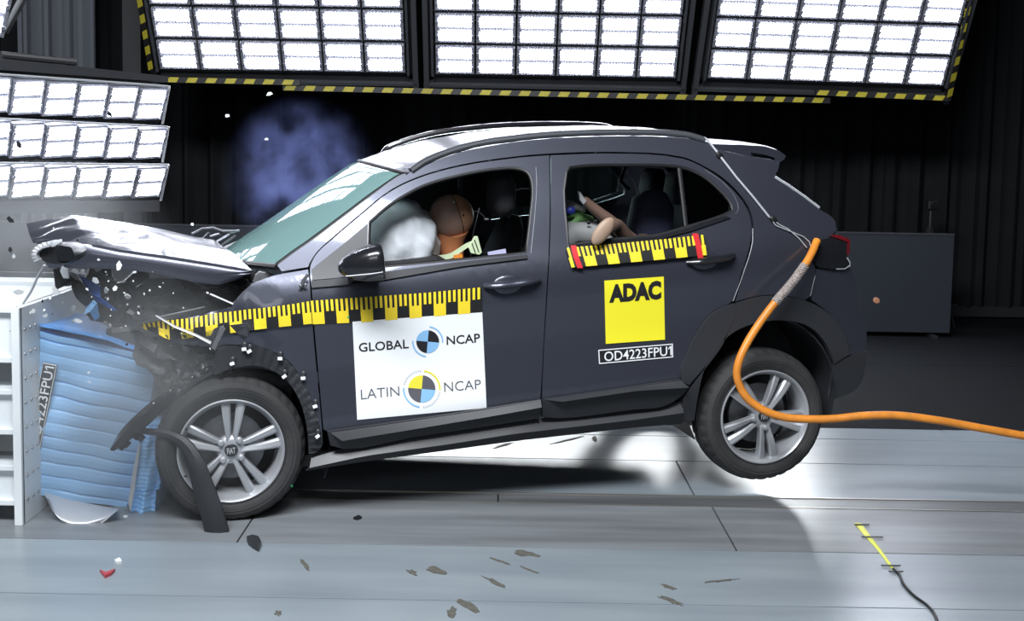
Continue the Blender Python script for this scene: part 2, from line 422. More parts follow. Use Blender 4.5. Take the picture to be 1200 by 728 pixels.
# small camera on a tripod standing on the right screen's far side
tp = atY(1090, 262, 10.85); tri = empty('tripod_camera', (tp.x, tp.y, 0), 'small black camera on tripod peeking over the slate screen', 'camera')
hz = atY(1090, 240, 10.85).z
MB().box((tp.x, tp.y, hz), (0.085, 0.12, 0.075)).build('camera_body', M['black_frame'], tri, smooth=False, bevel=0.006)
MB().lathe([(0.028, -0.12), (0.030, -0.06), (0.026, -0.05)], Matrix.Translation((tp.x, tp.y, hz)), 16, True).build('lens', M['paint_dark'], tri)
MB().tube([(tp.x, tp.y, hz - 0.04), (tp.x, tp.y, hz - 0.20)], 0.016, 8).build('column', M['black_frame'], tri)
for k in range(3):
    a = 2 * math.pi * k / 3 + 0.3
    MB().tube([(tp.x, tp.y, hz - 0.16), (tp.x + 0.30 * math.cos(a), tp.y + 0.16 * math.sin(a), 0.0)], 0.011, 8).build('leg', M['black_frame'], tri)
fk = atY(1027, 352, 8.6)
MB().ell(fk, (0.028, 0.004, 0.022), Matrix.Rotation(0.6, 3, 'Y'), 7, 4).build('flying_flake', M['chip_tan'], smooth=False)
tag(bpy.data.objects['flying_flake'], 'orange tan flake in the air before the slate screen', 'debris')

# ------------------------------------------------------------------ lamp banks
def proto_module():
    """unit module 0.346 x 0.293 (x, z), lens faces -y; built once and copied"""
    h = MB()
    wv, hv = 0.346, 0.293
    h.box((0, 0.03, 0), (wv - 0.016, 0.05, hv - 0.030))
    for sx in (-1, 1):
        h.box((sx * (wv / 2 - 0.019), -0.004, 0), (0.020, 0.022, hv - 0.045))
        for sz in (-1, 1):
            h.lathe([(0.001, -0.026), (0.013, -0.026), (0.015, 0.0)], Matrix.Translation((sx * (wv / 2 - 0.022), 0, sz * 0.064)), 8)
    me = h.build('lamp_module', M['lamp_house'], matrix=Matrix.Identity(4), smooth=False)
    s = MB(); cx, cz = 0.134, 0.046
    def P(a, b, d):
        return (a, d, b)
    pts = [(-cx, -cz), (cx, -cz), (cx + 0.006, 0), (cx, cz), (-cx, cz), (-cx - 0.006, 0)]
    s.prism([P(a, b, -0.004) for a, b in pts], (0, 0.010, 0))
    st = s.build('led_strip', M['led'], matrix=Matrix.Identity(4), smooth=False)
    return me, st
mod0, strip0 = proto_module()
def add_module(parent, world):
    m = clone(mod0, 'lamp_module', parent, world); MW[m.name] = world
    for dz in (0.063, -0.063):
        clone(strip0, 'led_strip', m, world @ Matrix.Translation((0, 0, dz)))
    return m
tilt = rad(30.0)
BN = Vector((0, -math.cos(tilt), -math.sin(tilt)))          # bank normal, towards the floor in front
BUP = Vector((0, -math.sin(tilt), math.cos(tilt)))
P0 = Vector((0, 10.0, 2.17))
banks = [((188, 82.5), (476, 87), 'left'), ((510, 88), (792, 93), 'middle'), ((828, 93), (1105, 102), 'right')]
NROW = 6
for (bl, br, side) in banks:
    a, b = atPlane(*bl, P0, BN), atPlane(*br, P0, BN)
    X = (b - a).normalized(); Wd = (b - a).length; N = X.cross(BUP).normalized(); Up = N.cross(X) * -1
    if Up.z < 0: Up = -Up
    cw = Wd / 6; ch = 0.293 * cw / 0.346
    labels = {'left': 'leftmost of the three hanging banks of white floodlights above the car',
              'middle': 'middle hanging bank of white floodlights above the car roof',
              'right': 'rightmost of the three hanging banks of white floodlights above the car'}
    root = empty('floodlight_bank', a.lerp(b, 0.5), labels[side], 'lamp')
    Yax = -BN
    for r in range(NROW):
        for c in range(6):
            o = a + X * (cw * (c + 0.5)) + Up * (ch * (r + 0.5))
            k = cw / 0.346
            mtx = Matrix(((X.x * k, Yax.x * k, Up.x * k, o.x), (X.y * k, Yax.y * k, Up.y * k, o.y), (X.z * k, Yax.z * k, Up.z * k, o.z), (0, 0, 0, 1)))
            add_module(root, mtx)
    rot = Matrix((X, Yax, Up)).transposed()
    H = ch * NROW
    # row carriers
    for r in range(NROW + 1):
        MB().box(a + X * (Wd / 2) + Up * (ch * r) + Yax * 0.05, (Wd + 0.04, 0.06, 0.020), rot).build('cross_rail', M['black_frame'], root, smooth=False)
    for sgn, base in ((-1, a), (1, b)):
        MB().box(base + X * (sgn * 0.02) + Up * (H / 2) + Yax * 0.02, (0.02, 0.10, H), rot).build('side_cheek', M['grey_frame'], root, smooth=False)
        MB().box(base + X * (sgn * 0.075) + Up * (H / 2 - 0.05) + Yax * 0.06, (0.045, 0.08, H + 0.25), rot).build('frame_post', M['grey_frame'], root, smooth=False, bevel=0.004)
    MB().box(a + X * (Wd / 2) - Up * 0.11 + Yax * 0.06, (Wd + 0.20, 0.08, 0.035), rot).build('frame_beam', M['grey_frame'], root, smooth=False, bevel=0.004)
    MB().box(a + X * (Wd / 2) - Up * 0.05 + Yax * 0.07, (Wd + 0.04, 0.03, 0.085), rot).build('cover_plate', M['black_frame'], root, smooth=False)
    MB().box(a + X * (Wd / 2) + Up * (H / 2) + Yax * 0.11, (Wd + 0.1, 0.02, H + 0.1), rot).build('back_plate', M['black_frame'], root, smooth=False)

# safety edge bars with black and yellow tape
def edge_bar(name, p, q, label, n, skew=0.5, hgt=0.045, start=0):
    p, q = Vector(p), Vector(q); X = (q - p).normalized(); L = (q - p).length
    Up = Vector((0, 0, 1)); Up = (Up - X * Up.dot(X)).normalized() if abs(X.z) < 0.8 else Vector((1, 0, 0))
    if abs(X.z) >= 0.8: Up = (Up - X * Up.dot(X)).normalized()
    Nn = X.cross(Up).normalized()
    if Nn.y > 0: Nn = -Nn
    rot = Matrix((X, -Nn, Up)).transposed()
    root = empty(name, p, label, 'rail')
    MB().box(p.lerp(q, 0.5), (L, 0.05, hgt), rot).build('bar', M['rulerblack'], root, smooth=False)
    st = L / n
    for i in range(n):
        c0 = p + X * (st * (i + 0.05))
        sk = X * (skew * hgt)
        poly = [c0 - Up * hgt * 0.46, c0 + X * st * 0.52 - Up * hgt * 0.46, c0 + X * st * 0.52 + sk + Up * hgt * 0.46, c0 + sk + Up * hgt * 0.46]
        poly = [v + Nn * 0.0262 for v in poly]
        MB().prism(poly, Nn * 0.0015).build('stripe', M['warn_yellow'], root, smooth=False)
    return root
Yb = 10.06
edge_bar('safety_edge', atY(195, 93.5, Yb), atY(352, 97, Yb), 'short yellow and black taped edge bar below the left lamp bank', 7)
edge_bar('safety_edge', atY(332, 103, Yb + 0.02), atY(972, 118, Yb + 0.02), 'long yellow and black taped edge bar running under all lamp banks', 28)
edge_bar('safety_edge', atY(955, 108.5, Yb), atY(1113, 115.5, Yb), 'short yellow and black taped edge bar below the right lamp bank', 7)
p0_, p1_ = atPlane(1111, 114, P0, BN), atPlane(1139, -20, P0, BN)
edge_bar('safety_edge', p0_, p1_, 'sloping yellow and black taped edge bar on the right end of the lamp banks', 7)
p0_, p1_ = atPlane(178, 82, P0, BN), atPlane(163, -10, P0, BN)
edge_bar('safety_edge', p0_, p1_, 'sloping yellow and black taped edge bar on the left end of the lamp banks', 5)

# left side bank: three stepped lamp bars, nearer and turned
lb = empty('side_floodlight_bank', atY(0, 236, 6.6), 'three stepped bars of white floodlights at the left, facing the crash', 'lamp')
YR, YL = 7.3, 6.55
bars = [((197, 101), (189, 145), (0, 87), (0, 137)), ((196, 148.5), (189, 190), (0, 139), (0, 188)), ((196, 193), (187, 235), (0, 191), (0, 236))]
for bi, (rt, rb, lt, lbm) in enumerate(bars):
    RT, RB = atY(*rt, YR), atY(*rb, YR + 0.10); LT, LB = atY(*lt, YL), atY(*lbm, YL + 0.10)
    LT = RT + (LT - RT) * 1.32; LB = RB + (LB - RB) * 1.32
    nc = 7
    for c in range(nc):
        t0, t1 = (c) / nc, (c + 1) / nc
        A0, A1 = LT.lerp(RT, t0), LT.lerp(RT, t1); B0, B1 = LB.lerp(RB, t0), LB.lerp(RB, t1)
        cen = (A0 + A1 + B0 + B1) / 4
        X = ((A1 + B1) - (A0 + B0)) / 2; Up = ((A0 + A1) - (B0 + B1)) / 2
        Yx = -X.cross(Up).normalized()
        Yx = Yx if Yx.y > 0 else -Yx
        kx, kz = X.length / 0.346, Up.length / 0.293 * 0.94
        Xn, Un = X.normalized(), Up.normalized()
        add_module(lb, Matrix(((Xn.x * kx, Yx.x * 0.6, Un.x * kz, cen.x), (Xn.y * kx, Yx.y * 0.6, Un.y * kz, cen.y), (Xn.z * kx, Yx.z * 0.6, Un.z * kz, cen.z), (0, 0, 0, 1))))
    bk = Vector((-0.03, 0.06, 0.0))
    MB().prism([LT + bk, RT + bk, RB + bk, LB + bk], Vector((-0.05, 0.05, 0))).build('bar_back', M['black_frame'], lb, smooth=False)
    MB().tube([RT + (RT - LT) * 0.006, RB + (RB - LB) * 0.006], 0.008, 6).tube([LT, RT], 0.007, 6).build('bar_trim', M['alu'], lb)
    if bi == 0:
        q = Vector((0, 0, 0.06))
        MB().prism([LT + q * 0.4, RT + q * 0.4, RT + q, LT + q * 1.6], Vector((-0.3, 0.3, 0))).build('top_beam', M['black_frame'], lb, smooth=False)
        s0, s1 = atY(-40, 60, 7.0), atY(90, 73, 7.25)
        MB().tube([s0, s1], 0.022, 8).tube([s0 + Vector((0.2, 0, -0.06)), s0 + Vector((0.2, 0, 0.0))], 0.012, 6).tube([s1 - Vector((0.05, 0, 0.08)), s1 - Vector((0.05, 0, 0))], 0.012, 6).build('hanger_pipe', M['black_frame'], lb)
    if bi == 2:
        MB().prism([LB, RB, RB - Vector((0, 0, 0.07)), LB - Vector((0, 0, 0.07))], Vector((-0.2, 0.2, 0))).build('bottom_beam', M['black_frame'], lb, smooth=False)
# top left corner lamp
cl = empty('corner_floodlight', atY(-10, 20, 7.6), 'corner of a white floodlight at the top left edge', 'lamp')
TR_, BR_ = atY(26, -12, 7.6), atY(-1, 38, 7.75); TL_ = TR_ + Vector((-0.7, -0.25, 0.02)); BL_ = BR_ + Vector((-0.7, -0.25, 0.02))
for c in range(2):
    A0, A1 = TL_.lerp(TR_, c / 2), TL_.lerp(TR_, (c + 1) / 2); B0, B1 = BL_.lerp(BR_, c / 2), BL_.lerp(BR_, (c + 1) / 2)
    cen = (A0 + A1 + B0 + B1) / 4; X = ((A1 + B1) - (A0 + B0)) / 2; Up = ((A0 + A1) - (B0 + B1)) / 2
    Yx = X.cross(Up).normalized(); Yx = Yx if Yx.y > 0 else -Yx
    Xv, Uv = X / 0.346, Up / 0.293
    add_module(cl, Matrix(((Xv.x, Yx.x, Uv.x, cen.x), (Xv.y, Yx.y, Uv.y, cen.y), (Xv.z, Yx.z, Uv.z, cen.z), (0, 0, 0, 1))))
MB().tube([TR_ + Vector((0.02, 0, 0)), BR_ + Vector((0.02, 0, 0))], 0.016, 6).build('end_trim', M['alu'], cl)
MB().prism([TL_, TR_, BR_, BL_], Vector((0.02, 0.10, 0))).build('back_plate', M['black_frame'], cl, smooth=False)
bpy.data.objects.remove(mod0); bpy.data.objects.remove(strip0)

# ------------------------------------------------------------------ the car: frame of reference
yaw, nose = rad(13.0), rad(5.5)
CU = Vector((math.cos(yaw) * math.cos(nose), math.sin(yaw) * math.cos(nose), math.sin(nose)))
CV = Vector((-math.sin(yaw), math.cos(yaw), 0)); CW = CU.cross(CV)
CO = atY(897, 489, 5.6) - (2.45 * CU - 0.865 * CV + 0.27 * CW)
CM = Matrix(((CU.x, CV.x, CW.x, CO.x), (CU.y, CV.y, CW.y, CO.y), (CU.z, CV.z, CW.z, CO.z), (0, 0, 0, 1)))
def L(u, v, w_): return CO + CU * u + CV * v + CW * w_
def onV(x, y, v):
    d = ray(x, y); t = (v - (CAM - CO).dot(CV)) / d.dot(CV); p = CAM + d * t - CO
    return Vector((p.dot(CU), v, p.dot(CW)))
def onVw(x, y, v):
    q = onV(x, y, v); return L(*q)
STAB = [(0.0, .74), (.20, .80), (.30, .825), (.42, .866), (.52, .889), (.62, .880), (.74, .873), (.88, .878), (1.0, .886), (1.07, .880), (1.13, .862), (1.18, .840), (1.40, .748), (1.58, .655), (1.68, .600), (1.8, .54)]
def S(u, w_):
    w_ = max(0.0, min(1.79, w_)); k = 0
    while STAB[k + 1][0] < w_: k += 1
    (a, p), (b, q) = STAB[k], STAB[k + 1]
    pm = STAB[max(k - 1, 0)]; qn = STAB[min(k + 2, len(STAB) - 1)]
    m0 = (q - pm[1]) / (b - pm[0]); m1 = (qn[1] - p) / (qn[0] - a); h = b - a; s = (w_ - a) / h
    y = (2*s**3 - 3*s**2 + 1)*p + (s**3 - 2*s**2 + s)*h*m0 + (-2*s**3 + 3*s**2)*q + (s**3 - s**2)*h*m1
    if u > 2.35: y -= 0.20 * (u - 2.35) ** 2
    if u < 0.3: y -= 0.10 * (0.3 - u) ** 2
    return y
def side(x, y):
    v = -0.8
    for _ in range(14):
        q = onV(x, y, v); v = -S(q.x, q.z)
    return Vector((q.x, q.z))
def sideP(x, y, off=0.0):
    q = side(x, y); return L(q.x, -(S(q.x, q.y) + off), q.y)

car = empty('car', CO, mw=CM)
tag(car, 'dark charcoal small SUV with crushed front, nose against the blue barrier', 'car')
RIGHT = []                                                  # panels that are mirrored for the far side

def panel(name, outline, m, holes=(), off=0.0, thick=0.02, cell=0.04, parent=None, crumple=None, mirror=False, n=4, raw=False, gap=0.0):
    """a skin panel lying on the body side: outline and holes are measured curves"""
    loops = [outline] + list(holes)
    bm = bmesh.new(); es = []
    us, ws = [], []
    for lp in loops:
        pts = [side(p.x, p.y) for p in (loop(lp, n) if not raw else [Vector((p[0], p[1])) for p in lp])]
        if gap and lp is outline:
            c = sum(pts, Vector((0, 0))) / len(pts); q = []
            area_ = sum(a.x * b.y - b.x * a.y for a, b in zip(pts, pts[1:] + pts[:1]))
            for i, p in enumerate(pts):
                t = pts[(i + 1) % len(pts)] - pts[i - 1]
                nn = Vector((-t.y, t.x)) if area_ > 0 else Vector((t.y, -t.x))
                q.append(p + (nn.normalized() * gap if nn.length > 1e-9 else Vector((0, 0))))
            pts = q
        vs = [bm.verts.new((p.x, 0, p.y)) for p in pts]
        us += [p.x for p in pts]; ws += [p.y for p in pts]
        es += [bm.edges.new((vs[i], vs[(i + 1) % len(vs)])) for i in range(len(vs))]
    bmesh.ops.triangle_fill(bm, use_beauty=True, use_dissolve=False, edges=es)
    u = math.floor(min(us) / cell) * cell
    while u < max(us):
        bmesh.ops.bisect_plane(bm, geom=bm.verts[:] + bm.edges[:] + bm.faces[:], dist=1e-5, plane_co=(u, 0, 0), plane_no=(1, 0, 0)); u += cell
    x = math.floor(min(ws) / cell) * cell
    while x < max(ws):
        bmesh.ops.bisect_plane(bm, geom=bm.verts[:] + bm.edges[:] + bm.faces[:], dist=1e-5, plane_co=(0, 0, x), plane_no=(0, 0, 1)); x += cell
    bmesh.ops.remove_doubles(bm, verts=bm.verts, dist=2e-4)
    for f in bm.faces:
        f.normal_update()
        if f.normal.y > 0: f.normal_flip()
    bm.verts.index_update()
    mb = MB(); V2 = []
    for v in bm.verts:
        y = -(S(v.co.x, v.co.z) + off)
        p = Vector((v.co.x, y, v.co.z))
        if crumple: p += crumple(p)
        V2.append(p)
    nV = len(V2)
    faces = [[v.index for v in f.verts] for f in bm.faces]
    back = [[nV + i for i in reversed(f)] for f in faces]
    rim = []
    for e in bm.edges:
        if len(e.link_faces) == 1:
            f = e.link_faces[0]; ids = [v.index for v in f.verts]; a, b = e.verts[0].index, e.verts[1].index
            i = ids.index(a)
            if ids[(i + 1) % len(ids)] != b: a, b = b, a
            rim.append([b, a, nV + a, nV + b])
    bm.free()
    vs = V2 + [p + Vector((0, thick, 0)) for p in V2]
    mb.add([L(*p) for p in vs], faces + back + rim)
    o = mb.build(name, m, parent or car, angle=0.9)
    if mirror:
        mb2 = MB(); mb2.add([L(p.x, -p.y, p.z) for p in vs], [list(reversed(f)) for f in faces + back + rim])
        mb2.build(name, m, parent or car, angle=0.9)
    return o

# outlines measured on the near side
DLO_F = [(433, 261), (455, 242), (480, 226), (499, 217), (547, 204), (585, 198), (608, 198), (619, 203), (624, 216), (622, 255), (617, 297), (540, 305), (450, 313.5), (431, 315)]
DLO_R = [(664, 203), (668, 196.5), (690, 194), (732, 193.5), (790, 195), (806, 198), (825, 207), (843, 222), (857, 239), (859, 247), (850, 252), (805, 266.5), (770, 276), (720, 281), (666, 288)]
FDOOR = [(363.5, 315), (365, 309), (372, 296.5), (390, 280), (420, 254.5), (457, 225), (490, 209), (540, 195), (607, 185), (643.5, 182), (644, 260), (641, 330), (637, 400), (635, 440), (633, 469), (570, 479), (480, 492), (385, 506), (379, 503), (374, 445), (369, 390), (366, 345)]
RDOOR = [(645.5, 182), (720, 180), (800, 186), (820, 194), (850, 214), (874.5, 243), (880.5, 262), (879, 285), (868, 322), (857, 354), (835, 365), (815, 390), (803, 415), (796, 443), (742, 453), (635, 469), (638, 400), (642.5, 330), (645.5, 260)]
BODY = [(325, 311), (345, 296), (366, 281.5), (400, 256), (437.6, 227.5), (470, 205), (478, 203), (505, 191), (540, 178.5), (600, 167), (650, 162), (740, 159.5), (800, 162), (827, 167), (846, 176), (880, 184), (914, 188.5), (912, 198), (907, 207.5), (960, 245), (978, 258), (980, 270), (971, 279), (950, 283), (947, 300), (955, 313.5), (949, 347), (943, 352), (920, 346.5), (890, 346.5), (862, 353.5),
        (871, 322), (882, 285), (883, 262), (877, 242), (851, 211.5), (820, 192), (800, 184), (720, 178), (643, 180), (607, 183), (540, 193), (490, 207), (457, 223), (420, 252.5), (390, 278), (372, 294.5), (363, 308), (361, 313), (330, 318)]
FENDER = [(305, 329), (320, 323.5), (361, 316), (364, 345), (367, 390), (372, 445), (377, 500), (378, 520), (373, 492), (360, 456), (337, 422), (300, 405.5), (262, 405), (236, 408), (205, 403), (168, 386), (166, 382), (200, 376), (240, 369), (272, 361), (274, 356), (296, 333)]

def crush(p):
    k = max(0.0, min(1.0, (0.25 - p.x) / 0.45))
    n = noise.noise(Vector((p.x * 9, p.z * 12, 1.3))); n2 = noise.noise(Vector((p.x * 14, p.z * 13, 4.7)))
    return Vector((0, 0.05 * k * n + 0.025 * k * n2 + 0.03 * k, 0))

panel('body_side', BODY, M['paint'], mirror=True, cell=0.05)
panel('front_door', FDOOR, M['paint'], [DLO_F], mirror=True, cell=0.04, thick=0.035)
panel('rear_door', RDOOR, M['paint'], [DLO_R], mirror=True, cell=0.04, thick=0.035)
panel('front_fender', FENDER, M['paint'], cell=0.025, crumple=crush)
BUMP = [(956, 315), (987, 316.5), (996, 313), (1001, 328), (1004, 350), (1005, 366), (1013.5, 376), (1015, 395), (1014, 411), (1008, 447), (1000, 457), (985, 463.5), (971, 468), (974, 440), (976, 426), (995, 414), (988, 391), (975, 371), (951, 351)]
panel('rear_bumper', BUMP, M['paint'], mirror=True, cell=0.05, off=0.004)
panel('bumper_valance', [(976, 427), (997, 416), (1014.5, 411), (1008, 447), (1000, 457.5), (985, 464), (971, 468.5), (974, 440)], M['plastic_soft'], off=0.012, mirror=True)
ARCH = [(862.5, 355), (890, 347.5), (920, 347.5), (950, 355), (975, 372), (988, 392), (995, 414), (976, 426), (966, 402), (948, 383), (923, 375.5), (887, 377.5), (858, 389), (838, 408), (826, 427), (818, 455), (812, 492), (797.5, 494), (799, 468), (808.5, 453), (826, 430), (846, 402)]
panel('wheel_arch_trim', ARCH, M['plastic_soft'], off=0.016, thick=0.035, mirror=True)
panel('door_arch_trim', [(859, 355.5), (835, 366), (815, 391), (803.5, 415), (796.5, 442), (798, 447), (806, 450.5), (825, 428), (844, 401), (861, 363)], M['plastic_soft'], off=0.018, mirror=True)
CLADF = [(383, 505), (480, 491.5), (570, 478), (632.5, 468.5), (631.5, 489), (560, 500), (480, 512), (405, 525), (387, 521)]
CLADR = [(634, 468.5), (742, 452.5), (796, 443.5), (799, 448), (806, 452), (797, 463), (775, 475.5), (742, 479), (656, 489), (634.5, 487.5)]
panel('door_cladding', CLADF, M['plastic'], off=0.020, mirror=True)
panel('door_cladding', CLADR, M['plastic'], off=0.020, mirror=True)
def lip(line, off, name, m, r=0.009):
    P = [sideP(p.x, p.y, off) for p in spline([Vector((a, b)) for a, b in line], 6)]
    MB().tube(P, r, 8).build(name, m, car)
# chamfered upper shelves that catch the light, as on the moulded cladding
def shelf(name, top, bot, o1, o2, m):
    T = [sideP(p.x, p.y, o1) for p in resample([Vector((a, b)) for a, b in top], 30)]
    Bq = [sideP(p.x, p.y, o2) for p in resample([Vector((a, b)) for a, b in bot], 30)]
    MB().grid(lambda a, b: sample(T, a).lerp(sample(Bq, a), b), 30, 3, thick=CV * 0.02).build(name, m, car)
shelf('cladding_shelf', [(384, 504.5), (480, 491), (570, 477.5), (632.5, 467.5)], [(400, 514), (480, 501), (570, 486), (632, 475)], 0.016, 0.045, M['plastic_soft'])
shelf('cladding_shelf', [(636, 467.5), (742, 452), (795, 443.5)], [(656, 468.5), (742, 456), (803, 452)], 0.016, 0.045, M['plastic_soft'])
SILLT = [(365, 537), (405, 526.5), (480, 513.5), (560, 501.5), (632, 491), (742, 480.5), (775, 477), (800, 470)]
SILLM = [(362, 546), (427, 532), (524, 518.5), (600, 506.5), (742, 490), (798, 482)]
SILLB = [(358, 550.5), (427, 539.5), (524, 526.5), (600, 516), (742, 500), (797, 495.5)]
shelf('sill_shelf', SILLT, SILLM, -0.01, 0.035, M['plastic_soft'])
shelf('sill', SILLM, SILLB, 0.035, 0.02, M['plastic'])
# belt mouldings, window seals, door seams
shelf('belt_moulding', [(365, 329), (400, 326), (448, 319), (540, 307), (618, 298.5)], [(365, 337), (400, 334), (448, 328), (540, 312), (617.5, 302.5)], 0.006, 0.012, M['plastic'])
shelf('belt_moulding', [(666, 287), (720, 281.5), (770, 277), (806, 267), (850, 253)], [(666, 291), (720, 285.5), (770, 281), (808, 271), (855, 255)], 0.004, 0.010, M['paint_dark'])
for lp in (DLO_F, DLO_R):
    P = [sideP(p.x, p.y, -0.008) for p in loop(lp, 4)]
    MB().tube(P + [P[0]], 0.009, 8).build('window_seal', M['seal'], car)
lip([(628, 196), (629, 216), (626, 260), (622, 297)], 0.001, 'pillar_trim', M['steel'], 0.0014)
lip([(826, 199), (846, 213), (862, 233), (865, 246), (862, 251)], 0.001, 'pillar_trim', M['steel'], 0.0014)
panel('mirror_sail_panel', [(365, 316), (372, 310), (400, 288), (431, 262), (430, 293), (429, 321), (400, 325), (366, 328)], M['plastic_soft'], off=0.004)
# quarter glass and its divider bar
panel('quarter_window', [(806, 199), (826, 208), (843, 223), (856, 239), (857, 246), (848, 251), (808, 264)], M['quarter'], off=-0.02, thick=0.004, cell=0.2)
MB().tube([sideP(797, 197, -0.01), sideP(801, 230, -0.012), sideP(805, 267, -0.01)], 0.012, 8, flat=0.6).build('window_divider', M['seal'], car)

# ---- roof, windscreen, tailgate
def sideL(x, y, off=0.0):
    q = side(x, y); return Vector((q.x, -(S(q.x, q.y) + off), q.y))
ROOFE = resample([sideL(*p) for p in [(478, 203.5), (505, 191), (540, 178.5), (600, 167), (650, 162), (740, 159.5), (800, 162), (827, 167.5)]], 40)
def roof_fn(a, b):
    e = sample(ROOFE, a); t = 2 * b - 1
    crown = 0.055 * (1 - t * t)
    front = max(0.0, 1 - a / 0.12)
    return L(e.x - 0.14 * (1 - t * t) * (1 - a) ** 3, e.y * -t * -1 if False else -e.y * t, e.z + crown)
MB().grid(roof_fn, 40, 24, thick=-CW * 0.03).build('roof', M['paint'], car)
MB().grid(lambda a, b: roof_fn(a, 0.04 + 0.92 * b) - CW * 0.05, 12, 10, thick=-CW * 0.01).build('headliner', M['headliner'], car)
WSE = resample([sideL(*p) for p in [(325, 311.5), (345, 296.5), (366, 282), (400, 256.5), (437.6, 228), (470, 205.5), (478, 203.5)]], 24)
def ws_fn(a, b, o=0.0):
    e = sample(WSE, a); t = 2 * b - 1; k = (1 - t * t)
    bl = 0.24 * (1 - a) + 0.14 * a
    return L(e.x - bl * k - o * 0.5, -e.y * t * (1 - 0.0), e.z + (0.045 * a + 0.0 * (1 - a)) * k + 0.055 * k * a * 0.2 - 0.005 + o)
MB().grid(lambda a, b: ws_fn(0.02 + 0.96 * a, 0.015 + 0.97 * b), 24, 30).build('windscreen', M['windscreen'], car)
wsb = MB()
for b in (0.012, 0.988):
    wsb.tube([ws_fn(a / 16, b) for a in range(17)], 0.011, 8)
wsb.tube([ws_fn(0.0, b / 20) for b in range(21)], 0.014, 8).tube([ws_fn(1.0, b / 20) for b in range(21)], 0.010, 8)
wsb.build('windscreen_seal', M['seal'], car)
# roof rails
def rail_pts(sign):
    P = [sideL(*p) for p in [(482, 201.5), (497, 193), (520, 183), (560, 171.5), (600, 165.5), (650, 160.5), (740, 158), (800, 160.5), (826, 165)]]
    out = []
    P = spline(P, 5)
    for i, p in enumerate(P):
        a = i / (len(P) - 1); h = (0.008 if sign < 0 else 0.055) * min(1, a / 0.12, (1 - a) / 0.08) + 0.004
        out.append(L(p.x, sign * (-p.y - (0.004 if sign < 0 else 0.02)), p.z + h))
    return out
for sg in (-1, 1):
    MB().tube(rail_pts(sg), 0.018, 10, flat=0.9).build('roof_rail', M['paint_dark'] if sg > 0 else M['grey_frame'], car)
# tail end closing surface from roof to bumper
TE = [sideL(*p) for p in [(827, 167.5), (846, 176.5), (880, 184.5), (912, 189), (911, 198), (907, 208), (940, 231), (960, 245.5), (978, 258.5), (985, 285), (995, 312), (1001, 328), (1004, 350), (1005, 366), (1013.5, 376), (1015, 395), (1014, 411), (1008, 447), (1000, 457)]]
TE = resample(TE, 40)
def tail_fn(a, b):
    e = sample(TE, a); t = 2 * b - 1; k = 1 - abs(t) ** 2.4
    return L(e.x + 0.10 * k * min(1, a * 4), -e.y * t, e.z + 0.03 * k * (1 - a))
MB().grid(tail_fn, 40, 20, thick=-CU * 0.02).build('tailgate', M['paint'], car)
MB().grid(lambda a, b: tail_fn(0.15 + 0.25 * a, 0.06 + 0.88 * b) + CU * 0.012 + CW * 0.012, 8, 12, thick=-CU * 0.006).build('rear_window', M['quarter'], car)
ge = [sideP(*p) for p in [(908, 207.5), (925, 218), (945, 232), (960, 243.5)]]
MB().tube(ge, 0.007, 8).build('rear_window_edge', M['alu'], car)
MB().tube([sideP(929, 219) + CV * 0.15, sideP(936, 219.5) + CV * 0.2, sideP(942, 225) + CV * 0.2, sideP(946, 231) + CV * 0.15], 0.012, 8).build('rear_wiper', M['alu'], car)
# spoiler: closed section swept across the car
SP = [onV(*p, -0.56) for p in [(836, 168.5), (868, 169.5), (895, 171.5), (912, 176), (921, 182.5), (919, 187), (914, 190), (885, 189), (858, 187), (846, 181)]]
rings = []
for k in range(13):
    t = -1 + 2 * k / 12; kk = 1 - t * t
    rings.append([L(q.x + 0.05 * kk * (i in (3, 4, 5, 6)), q.y * -t if False else -0.56 * -t * -1 if False else 0.56 * t, q.z + 0.03 * kk) for i, q in enumerate(SP)])
MB().ring_skin(rings).build('spoiler', M['paint'], car, angle=0.7)
# tail lamp
panel('tail_lamp', [(951, 283), (971, 278.5), (979, 276.5), (993, 281.5), (992, 297), (990, 302), (994.5, 309), (987, 314.5), (958, 313.5), (948, 300)], M['paint_dark'], off=0.016, mirror=True)
panel('tail_lamp_lens', [(971, 276.5), (979, 274.8), (993.5, 280.5), (992.5, 298), (990.5, 298), (991, 283.5), (979, 279)], M['red_lens'], off=0.022, cell=0.1)
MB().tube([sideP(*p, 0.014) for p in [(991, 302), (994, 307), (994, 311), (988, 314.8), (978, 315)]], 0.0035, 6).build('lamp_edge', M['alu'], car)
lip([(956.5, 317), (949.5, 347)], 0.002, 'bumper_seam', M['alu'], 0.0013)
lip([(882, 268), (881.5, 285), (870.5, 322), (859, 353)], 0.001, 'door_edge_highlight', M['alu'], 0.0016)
# charge cable run: thin wire taped along the rear pillar
wr = MB().tube([sideP(*p, 0.012) for p in [(824, 161.5), (828, 164), (845, 186), (862, 208), (880, 229), (900, 254)]], 0.0055, 8)
for pts in ([(900, 254), (912, 263), (922, 268), (935, 279), (944, 290)], [(900, 254), (908, 264), (925, 271), (940, 277), (947, 283), (949, 290)]):
    wr.tube([sideP(*p, 0.012) for p in pts], 0.0028, 6)
o = wr.build('antenna_wire', M['alu'], car)
tp_ = MB()
for (x, y) in ((842, 182), (905, 257)):
    p = sideP(x, y, 0.014); tp_.ell(p, (0.022, 0.009, 0.014), CM.to_3x3() @ Matrix.Rotation(0.8, 3, 'Y'), 12, 8)
tp_.build('tape_patch', M['rulerblack'], car)

